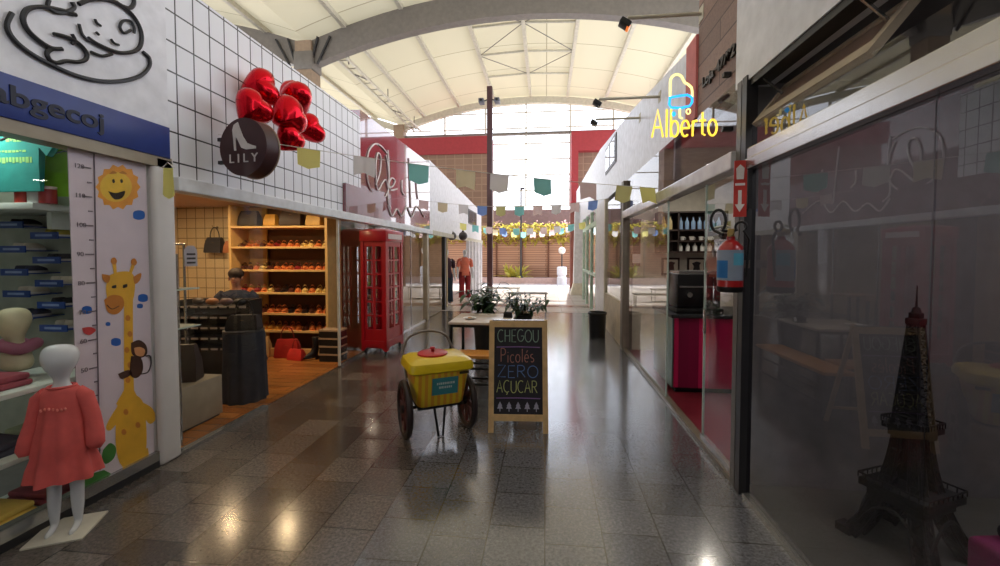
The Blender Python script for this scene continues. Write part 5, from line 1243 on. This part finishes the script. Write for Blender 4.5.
for s in (-1, 1): MB().tube([(s * .13, 0, .86), (s * .19, -.01, .6), (s * .2, -.03, .35)], [.055, .05, .045], 10).build('sleeve', mat('coat_brown', (54, 34, 28), .8, 0, .2), t)
MB().tube([(0, 0, .93), (0, 0, 1.03), (.03, 0, 1.06), (.05, 0, 1.03)], .006, 6).build('hanger', ALU, t)
MB().tube([(0, 0, 1.06), (0, 0, 1.1)], .004, 5).build('hook_wire', ALU, t)
t = thing('garment_rail', 'steel rail holding the dark brown coat in shoe shop', 'rail', (-4.05, 3.72, 1.7), R(30))
MB().cyl((-.4, 0, 0), (.4, 0, 0), .012, n=10).build('bar', ALU, t)
for s in (-1, 1): MB().cyl((s * .38, 0, -1.688), (s * .38, 0, 0), .012, n=10).build('upright', ALU, t)
t = thing('notice_plate', 'pale rounded notice with three dark bars stuck inside the shoe-shop glass', 'notice', tuple(at(191, 256, x=XL - .012)), 0)
hw_, hh_ = .062, .085
mb = MB(); mb.prism([(-hw_, -hh_), (hw_, -hh_), (hw_, hh_ * .6), (hw_ * .5, hh_), (-hw_ * .5, hh_), (-hw_, hh_ * .6)], (0, 0, 0), (0, 1, 0), (0, 0, 1), -.004); mb.build('plate', mat('notice_pale', (186, 180, 184), .5), t, smooth=0)
for z in (-.055, -.02, .015): MB().box(.0005, .002, -.042, .042, z - .008, z + .008).build('printed_bar', DK, t, smooth=0)
t = thing('glass_shelf', 'narrow glass shelf pair beside white pillar inside the shoe shop', 'shelf', (-3.12, 3.14, 0))
for z in (.98, 1.3): MB().box(-.12, .14, -.08, .14, z, z + .012).build('board', mat('pale_glass_edge', (176, 196, 190), .2), t, smooth=0)
MB().cyl((-.1, -.06, .012), (-.1, -.06, 1.6), .012, n=10).build('upright', ALU, t); MB().cyl((.12, -.06, .012), (.12, -.06, 1.6), .012, n=10).build('upright', ALU, t)
# shop clerk
SKIN = mat('skin', (176, 124, 98), .55, 0, .05)
t = thing('person', 'person in a dark navy shirt seated behind the dark rack in shoe shop', 'person', (-4.35, 5.42, .012), R(20))
V = [(0, 0, .52, .13, .1), (0, 0, .66, .125, .095), (0, -.01, .82, .13, .1), (0, -.01, .98, .13, .09), (0, -.01, 1.06, .06, .055), (0, -.015, 1.12, .05, .05), (0, -.03, 1.19, .06, .07), (0, -.03, 1.27, .075, .09), (0, -.015, 1.33, .062, .075),
     (-.18, -.01, 1.0, .058, .058), (-.24, -.02, .74, .043, .043), (-.2, -.2, .6, .033, .03), (-.12, -.32, .58, .024, .03),
     (.18, -.01, 1.0, .058, .058), (.24, -.02, .74, .043, .043), (.2, -.2, .6, .033, .03), (.12, -.32, .58, .024, .03),
     (-.1, -.05, .5, .085, .08), (-.11, -.42, .49, .06, .06), (-.11, -.42, .1, .04, .042), (-.11, -.44, .05, .035, .035), (-.11, -.56, .035, .035, .022),
     (.1, -.05, .5, .085, .08), (.11, -.42, .49, .06, .06), (.11, -.42, .1, .04, .042), (.11, -.44, .05, .035, .035), (.11, -.56, .035, .035, .022)]
E_ = [(0, 1), (1, 2), (2, 3), (3, 4), (4, 5), (5, 6), (6, 7), (7, 8), (3, 9), (9, 10), (10, 11), (11, 12), (3, 13), (13, 14), (14, 15), (15, 16), (0, 17), (17, 18), (18, 19), (19, 20), (20, 21), (0, 22), (22, 23), (23, 24), (24, 25), (25, 26)]
for s in (-1, 1):   # five fingers rooted in each palm
    p = 12 if s < 0 else 16; bx, by, bz = V[p][:3]
    for f in range(5):
        k = len(V); off = (f - 2) * .016; ln = (.05, .075, .082, .076, .06)[f] if f else .05
        if f == 0: a, b = (bx - s * .03, by - .01, bz + .005), (bx - s * .05, by - .045, bz - .002)
        else: a, b = (bx + off * -s - s * 0, by - .045, bz), (bx + off * -s * 1.1, by - .045 - ln * .8, bz - .02)
        V += [(*a, .009), (*b, .007)]; E_ += [(p, k), (k, k + 1)]
bd_ = skin_body('body', V, E_, SKIN, t)
NAVY = mat('navy_shirt', (30, 36, 58), .85, 0, .15, 10)
mb = MB(); rings = []
for z, rx, ry, y in ((.5, .2, .15, 0), (.66, .19, .14, 0), (.85, .2, .14, -.01), (.98, .215, .13, -.01), (1.05, .17, .1, -.01), (1.085, .075, .075, -.012)):
    rings.append([(rx * math.cos(a), y + ry * math.sin(a), z) for a in [2 * math.pi * i / 32 for i in range(32)]])
mb.loft(rings, cap=False); sh_ = mb.build('shirt', NAVY, t, smooth=80)
for s in (-1, 1): MB().tube([(s * .15, -.01, 1.02), (s * .2, -.01, .97), (s * .235, -.015, .78)], [.08, .085, .07], 16).build('sleeve', NAVY, sh_, smooth=80)
mb = MB()
for s in (-1, 1): mb.tube([(s * .09, .02, .52), (s * .1, -.1, .52), (s * .11, -.42, .5), (s * .11, -.44, .4), (s * .11, -.42, .1)], [.12, .115, .085, .075, .065], 16)
mb.build('trousers', mat('trouser_dark', (40, 38, 44), .85), t, smooth=80)
mb = MB(); rings = []
mb.ell((0, -.01, 1.31), .098, .115, .085, 20, 12); mb.build('hair', mat('hair_dark', (44, 28, 22), .6, 0, .3, 40), t)
mb = MB()
for s in (-1, 1): mb.ell((s * .03, -.118, 1.255), .011, .006, .007, 8, 6)
mb.build('eyes', DK, t); mb = MB(); mb.ell((0, -.128, 1.23), .013, .018, .022, 10, 8); mb.build('nose', SKIN, t)
mb = MB(); mb.ell((0, -.112, 1.19), .025, .008, .006, 10, 6); mb.build('mouth', mat('lips', (150, 80, 76), .5), t)
mb = MB()
for s in (-1, 1): mb.ell((s * .083, -.03, 1.24), .012, .022, .032, 8, 8)
mb.build('ears', SKIN, t)
t = thing('stool', 'low round stool under the person in the navy shirt', 'stool', (-4.35, 5.42, .012), R(20))
MB().lathe([(.17, .37), (.19, .38), (.19, .41), (0, .415)]).build('seat', BLACK, t)
for k in range(4):
    a = R(45 + 90 * k); MB().cyl((.17 * math.cos(a), .17 * math.sin(a), 0), (.13 * math.cos(a), .13 * math.sin(a), .37), .013, n=8).build('leg', ALU, t)
# ceiling spots
WARM = mat('spot_glow', (255, 214, 150), .4, emit=6.0, var=.01)
def spot(label, loc, pw, col, glow, r=.06, grp=None):
    t = thing('ceiling_spotlight', label, 'ceiling light', loc, 0, grp)
    MB().lathe([(r * 1.25, 0), (r * 1.25, -.015), (r, -.018), (r, -.006)], n=20).build('rim', WHITE, t); MB().lathe([(r, -.012), (0, -.014)], n=20).build('diffuser', glow, t)
    l = lamp('AREA', (0, 0, -.03), pw, col, r * 2); l.data.shape = 'DISK'; l.parent = t
WC = (1, .72, .4)
for i, (x, y, lab) in enumerate(((-4.6, 4.4, 'warm ceiling spot left of the pair near the shoe-shop grid wall'), (-4.3, 4.4, 'warm ceiling spot right of the pair near the shoe-shop grid wall'), (-4.6, 5.5, 'warm ceiling spot over the left part of the shoe shelving'), (-3.7, 5.5, 'warm ceiling spot over the right part of the shoe shelving'), (-5.5, 5.4, 'warm ceiling spot over the bags on the grid wall'))):
    spot(lab, (x, y, 2.4), 9, WC, WARM, .05, 'shoe-shop ceiling spots')
COOL = mat('downlight_glow', (255, 250, 240), .4, emit=5.0, var=.01)
for x, y, lab, pw in ((2.0, 4.0, 'round white downlight nearest the glass door in the ice-cream shop', 8), (2.2, 5.8, 'round white downlight over the bottle shelves in the ice-cream shop', 12)): spot(lab, (x, y, 2.8), pw, (1, .92, .8), COOL, .09, 'ice-cream shop downlights')
spot('white downlight over the shoe trays in the baby shop', (-3.7, 2.2, 2.6), 7, (.9, 1, .92), COOL, .06)
spot('warm downlight in the shop behind the telephone booth', (-4.0, 9.0, 2.5), 12, (1, .82, .6), COOL, .08)

# ================================================================== left shop beyond the booth, clothes mannequins
def mannequin(label, loc, rz, top, tn, bot, bn, hh=1.0, long=False):
    t = thing('clothes_mannequin', label, 'mannequin', loc, rz)
    V = [(0, 0, .95, .12, .09), (0, 0, 1.12, .1, .08), (0, 0, 1.35, .14, .09), (0, 0, 1.47, .06, .05), (0, 0, 1.53, .045, .045), (0, -.01, 1.6, .07, .08), (0, -.01, 1.69, .075, .09), (0, 0, 1.76, .05, .06),
         (-.1, 0, .86, .085, .085), (-.11, 0, .48, .055, .055), (-.11, .01, .1, .035, .035), (-.11, -.08, .03, .03, .022), (.1, 0, .86, .085, .085), (.11, 0, .48, .055, .055), (.11, .01, .1, .035, .035), (.11, -.08, .03, .03, .022),
         (-.2, 0, 1.38, .05, .05), (-.25, .02, 1.1, .038, .038), (-.26, -.06, .86, .028, .028), (-.26, -.08, .76, .02, .03), (.2, 0, 1.38, .05, .05), (.25, .02, 1.1, .038, .038), (.26, -.06, .86, .028, .028), (.26, -.08, .76, .02, .03)]
    E = [(0, 1), (1, 2), (2, 3), (3, 4), (4, 5), (5, 6), (6, 7), (0, 8), (8, 9), (9, 10), (10, 11), (0, 12), (12, 13), (13, 14), (14, 15), (2, 16), (16, 17), (17, 18), (18, 19), (2, 20), (20, 21), (21, 22), (22, 23)]
    skin_body('body', V, E, MW, t)
    mb = MB(); mb.loft([[(rx * math.cos(a), ry * math.sin(a), z) for a in [2 * math.pi * i / 28 for i in range(28)]] for z, rx, ry in ((.86, .2, .15), (1.0, .18, .135), (1.15, .15, .12), (1.36, .19, .12), (1.45, .13, .09), (1.49, .07, .07))], cap=False)
    o = mb.build('top', mat(tn, top, .8), t, smooth=80)
    for s in (-1, 1): MB().tube([(s * .15, 0, 1.41), (s * .215, 0, 1.36), (s * .245, .01, 1.16)], [.065, .068, .06], 14).build('sleeve', mat(tn, top, .8), o, smooth=80)
    mb = MB()
    for s in (-1, 1): mb.tube([(s * .085, 0, .98), (s * .1, 0, .85), (s * .11, 0, .48), (s * .115, 0, .1)], [.11, .115, .09, .1], 16)
    mb.build('trousers', mat(bn, bot, .8), t, smooth=80)
    MB().lathe([(.24, 0), (.24, .012), (0, .014)]).build('base', ALU, t)
mannequin('mannequin in coral top and dark red trousers at the far left shops', (-2.78, 14.1, 0), R(25), (226, 120, 96), 'coral_top', (140, 30, 36), 'wine_trousers')
mannequin('mannequin in dark plum top and navy trousers at the far left shops', (-3.1, 12.75, 0), R(30), (64, 34, 48), 'plum_top', (34, 52, 72), 'navy_trousers')
for p, z, lab in (((463, 236), 13.0, 'dark globe pendant hanging right of its pair before the far left shops'), ((452, 236), 12.8, 'dark globe pendant hanging left of its pair before the far left shops')):
    q = at(*p, y=z); t = thing('globe_pendant', lab, 'pendant lamp', tuple(q), 0)
    MB().ell((0, 0, 0), .14, .14, .14).build('globe', mat('dark_globe', (66, 56, 58), .4), t); MB().cyl((0, 0, .13), (0, 0, 2.56 - q.z), .006, n=6).build('cord', BLACK, t); MB().lathe([(.05, .12), (.03, .17), (0, .17)], n=14).build('cap', BLACK, t)
for i, (x, y) in enumerate(((-3.7, 8.3), (-3.9, 9.6))):
    t = thing('shop_table', 'small wooden shop table behind left glass, %s the booth' % ('just beyond' if i == 0 else 'farther beyond'), 'table', (x, y, .012), 0)
    MB().box(-.3, .3, -.3, .3, .7, .74, .004).build('tabletop', WOOD, t)
    for a in (-.26, .26):
        for b in (-.26, .26): MB().box(a - .02, a + .02, b - .02, b + .02, 0, .7).build('leg', BLACK, t, smooth=0)
potted('potted_plant', 'yellow-green bushy plant in pot on shop table behind left glass', (-3.7, 8.3, .752), .14, .09, 12, .7, 9, .12)
bpy.data.objects[[o.name for o in bpy.data.objects if o.name.startswith('leaves')][-1]].data.materials[0] = mat('lime_leaf', (170, 196, 60), .5, 0, .2)
random.seed(21)
# ================================================================== ice-cream shop
t = thing('counter', 'dark-topped counter with magenta striped front inside ice-cream shop', 'counter', (1.95, 5.3, .012))
PK = grid_mat('magenta_stripes', (206, 34, 92), (120, 16, 60), (170, 26, 76), ['X', 'Z', None], .11, 4, 0, 0, .4)
MB().box(-.5, .6, -.4, .4, .06, .86).build('body', PK, t, smooth=0); MB().box(-.46, .56, -.36, .36, 0, .06).build('plinth', BLACK, t, smooth=0)
MB().box(-.53, .63, -.43, .43, .86, .9, .006).build('worktop', mat('counter_dark', (44, 46, 50), .3), t)
MB().box(-.51, -.49, -.4, .4, .06, .86).build('end_panel', mat('end_teal', (110, 136, 132), .3), t, smooth=0)
t = thing('coffee_machine', 'black espresso machine standing on the magenta striped counter', 'coffee machine', (1.72, 5.2, .912))
MB().box(-.2, .28, -.2, .2, .06, .46, .02).build('housing', mat('machine_black', (22, 22, 26), .3), t); MB().box(-.22, .3, -.24, .2, 0, .06, .01).build('drip_tray', BLACK, t)
MB().box(-.18, .26, -.21, -.2, .3, .32).build('trim_strip', ALU, t, smooth=0)
for x in (-.08, .1): MB().cyl((x, -.26, .22), (x, -.2, .22), .03, n=12).build('group_head', ALU, t)
MB().box(-.18, .26, -.18, .18, .46, .49).build('cup_rail', ALU, t, smooth=0)
t = thing('bottle_shelving', 'dark wooden wall shelving with bottles and cups behind the counter', 'shelving', (2.28, 6.9, 1.62))
DW = mat('dark_walnut', (52, 36, 30), .5, 0, .2, 12)
for z in (0, .17, .34, .62): MB().box(-.5, .5, -.14, .14, z, z + .025).build('shelf', DW, t, smooth=0)
for x in (-.5, -.22, .5): MB().box(x - .012, x + .012, -.14, .14, 0, .645).build('upright', DW, t, smooth=0)
MB().box(-.5, .5, .13, .145, 0, .645).build('back', mat('walnut_back', (64, 46, 40), .6), t, smooth=0)
bm_ = {}
def bottle(label, loc, col, nm, h, cup=False):
    t = thing('cup' if cup else 'bottle', label, 'cup' if cup else 'bottle', loc, 0, 'cups on the walnut shelving' if cup else 'bottles on the walnut shelving')
    if nm not in bm_:
        if cup: a = MB().lathe([(.025, 0), (.038, .06), (.034, .06), (.024, .008), (0, .008)], n=14).build('bowl', mat(nm, col, .3)); b = MB().tube([(.034, 0, .05), (.055, 0, .04), (.05, 0, .018), (.03, 0, .015)], .005, 6).build('handle', mat(nm, col, .3))
        else: a = MB().lathe([(.03, 0), (.032, .01), (.032, h * .6), (.012, h * .78), (.012, h * .93), (0, h * .93)], n=14).build('body', mat(nm, col, .2)); b = MB().lathe([(.014, h * .92), (.014, h), (0, h)], n=12).build('cap', mat(nm + '_cap', tuple(v * .6 for v in col), .4))
        bm_[nm] = (a.data, b.data, a.name.split('.')[0], b.name.split('.')[0]); bpy.data.objects.remove(a); bpy.data.objects.remove(b)
    A, B, na, nb = bm_[nm]
    for n_, me in ((na, A), (nb, B)):
        o = bpy.data.objects.new(n_, me); COL.objects.link(o); o.parent = t
for k in range(7): bottle('pale blue bottle, %s from left on the upper walnut shelf' % ORD[k], (2.12 + .095 * k, 6.86, 1.985), (150, 180, 214), 'bottle_blue', .2)
for k in range(6): bottle('white bottle, %s from left on the lowest walnut shelf' % ORD[k], (2.12 + .11 * k, 6.86, 1.645), (222, 220, 214), 'bottle_white', .13)
for k in range(4): bottle('white cup, %s from left on the middle walnut shelf' % ORD[k], (2.14 + .14 * k, 6.84, 1.815), (226, 222, 214), 'cup_white', .06, True)
for k, c in enumerate(((200, 160, 80), (226, 206, 150))): bottle('%s bottle in the left bay of the upper walnut shelf' % ('amber', 'cream')[k], (1.86 + .1 * k, 6.86, 1.985), c, 'bottle_l%d' % k, .22)
for k, (x, lab) in enumerate(((2.02, 'left'), (2.42, 'right'))):
    t = thing('picture_frame', '%s one of two dark-framed pictures under the walnut shelving' % lab, 'picture', (x, 7.035, 1.26))
    MB().box(-.14, .14, -.02, 0, 0, .28).build('frame', DW, t, smooth=0); MB().box(-.11, .11, -.024, -.02, .03, .25).build('mount', mat('mount_pale', (206, 198, 180), .6), t, smooth=0)
    mb = MB(); mb.prism([(-.06, .05), (.06, .05), (.045, .16), (.07, .2), (.0, .22), (-.07, .19), (-.04, .14)], (0, -.024, 0), (1, 0, 0), (0, 0, 1), .002); mb.build('print', mat('picture_dark_%d' % k, ((86, 50, 46), (50, 48, 52))[k], .6), t, smooth=0)
t = thing('hanging_banner', 'narrow dark floral banner hanging beside the taupe post of ice-cream shop', 'banner', (1.46, 6.93, 1.4))
MB().box(-.06, .06, -.006, .006, 0, .75).build('cloth', mat('banner_floral', (70, 36, 48), .8, 0, .6, 40), t, smooth=0); MB().cyl((-.07, 0, .755), (.07, 0, .755), .009, n=8).build('rod', BLACK, t); MB().box(-.06, .06, -.009, -.004, .05, .2).build('print', mat('banner_white', (200, 190, 190), .8), t, smooth=0)

for i, (x, y) in enumerate(((2.2, 1.9), (3.6, 1.9), (2.6, .2))):
    t = thing('tube_light', 'white ceiling tube light in the dark right-hand shop, %s' % ('nearest the black tower', 'deepest in the room', 'nearest the street glass')[i], 'ceiling light', (x, y, 2.74), 0, 'souvenir-shop tube lights')
    MB().box(-.06, .06, -.3, .3, -.03, 0, .006).build('housing', WHITE, t); MB().cyl((0, -.28, -.042), (0, .28, -.042), .014, n=10).build('tube', COOL, t)
    l = lamp('AREA', (0, 0, -.07), TUBE_W, (1, .95, .95), .5); l.parent = t
# ---- report labels that are not unique
seen = {}
for o in bpy.data.objects:
    if 'label' in o and o.parent is None:
        if o['label'] in seen: print('DUPLICATE LABEL', o['label'])
        if not 4 <= len(o['label'].split()) <= 16: print('LABEL LENGTH', len(o['label'].split()), o['label'])
        seen[o['label']] = 1
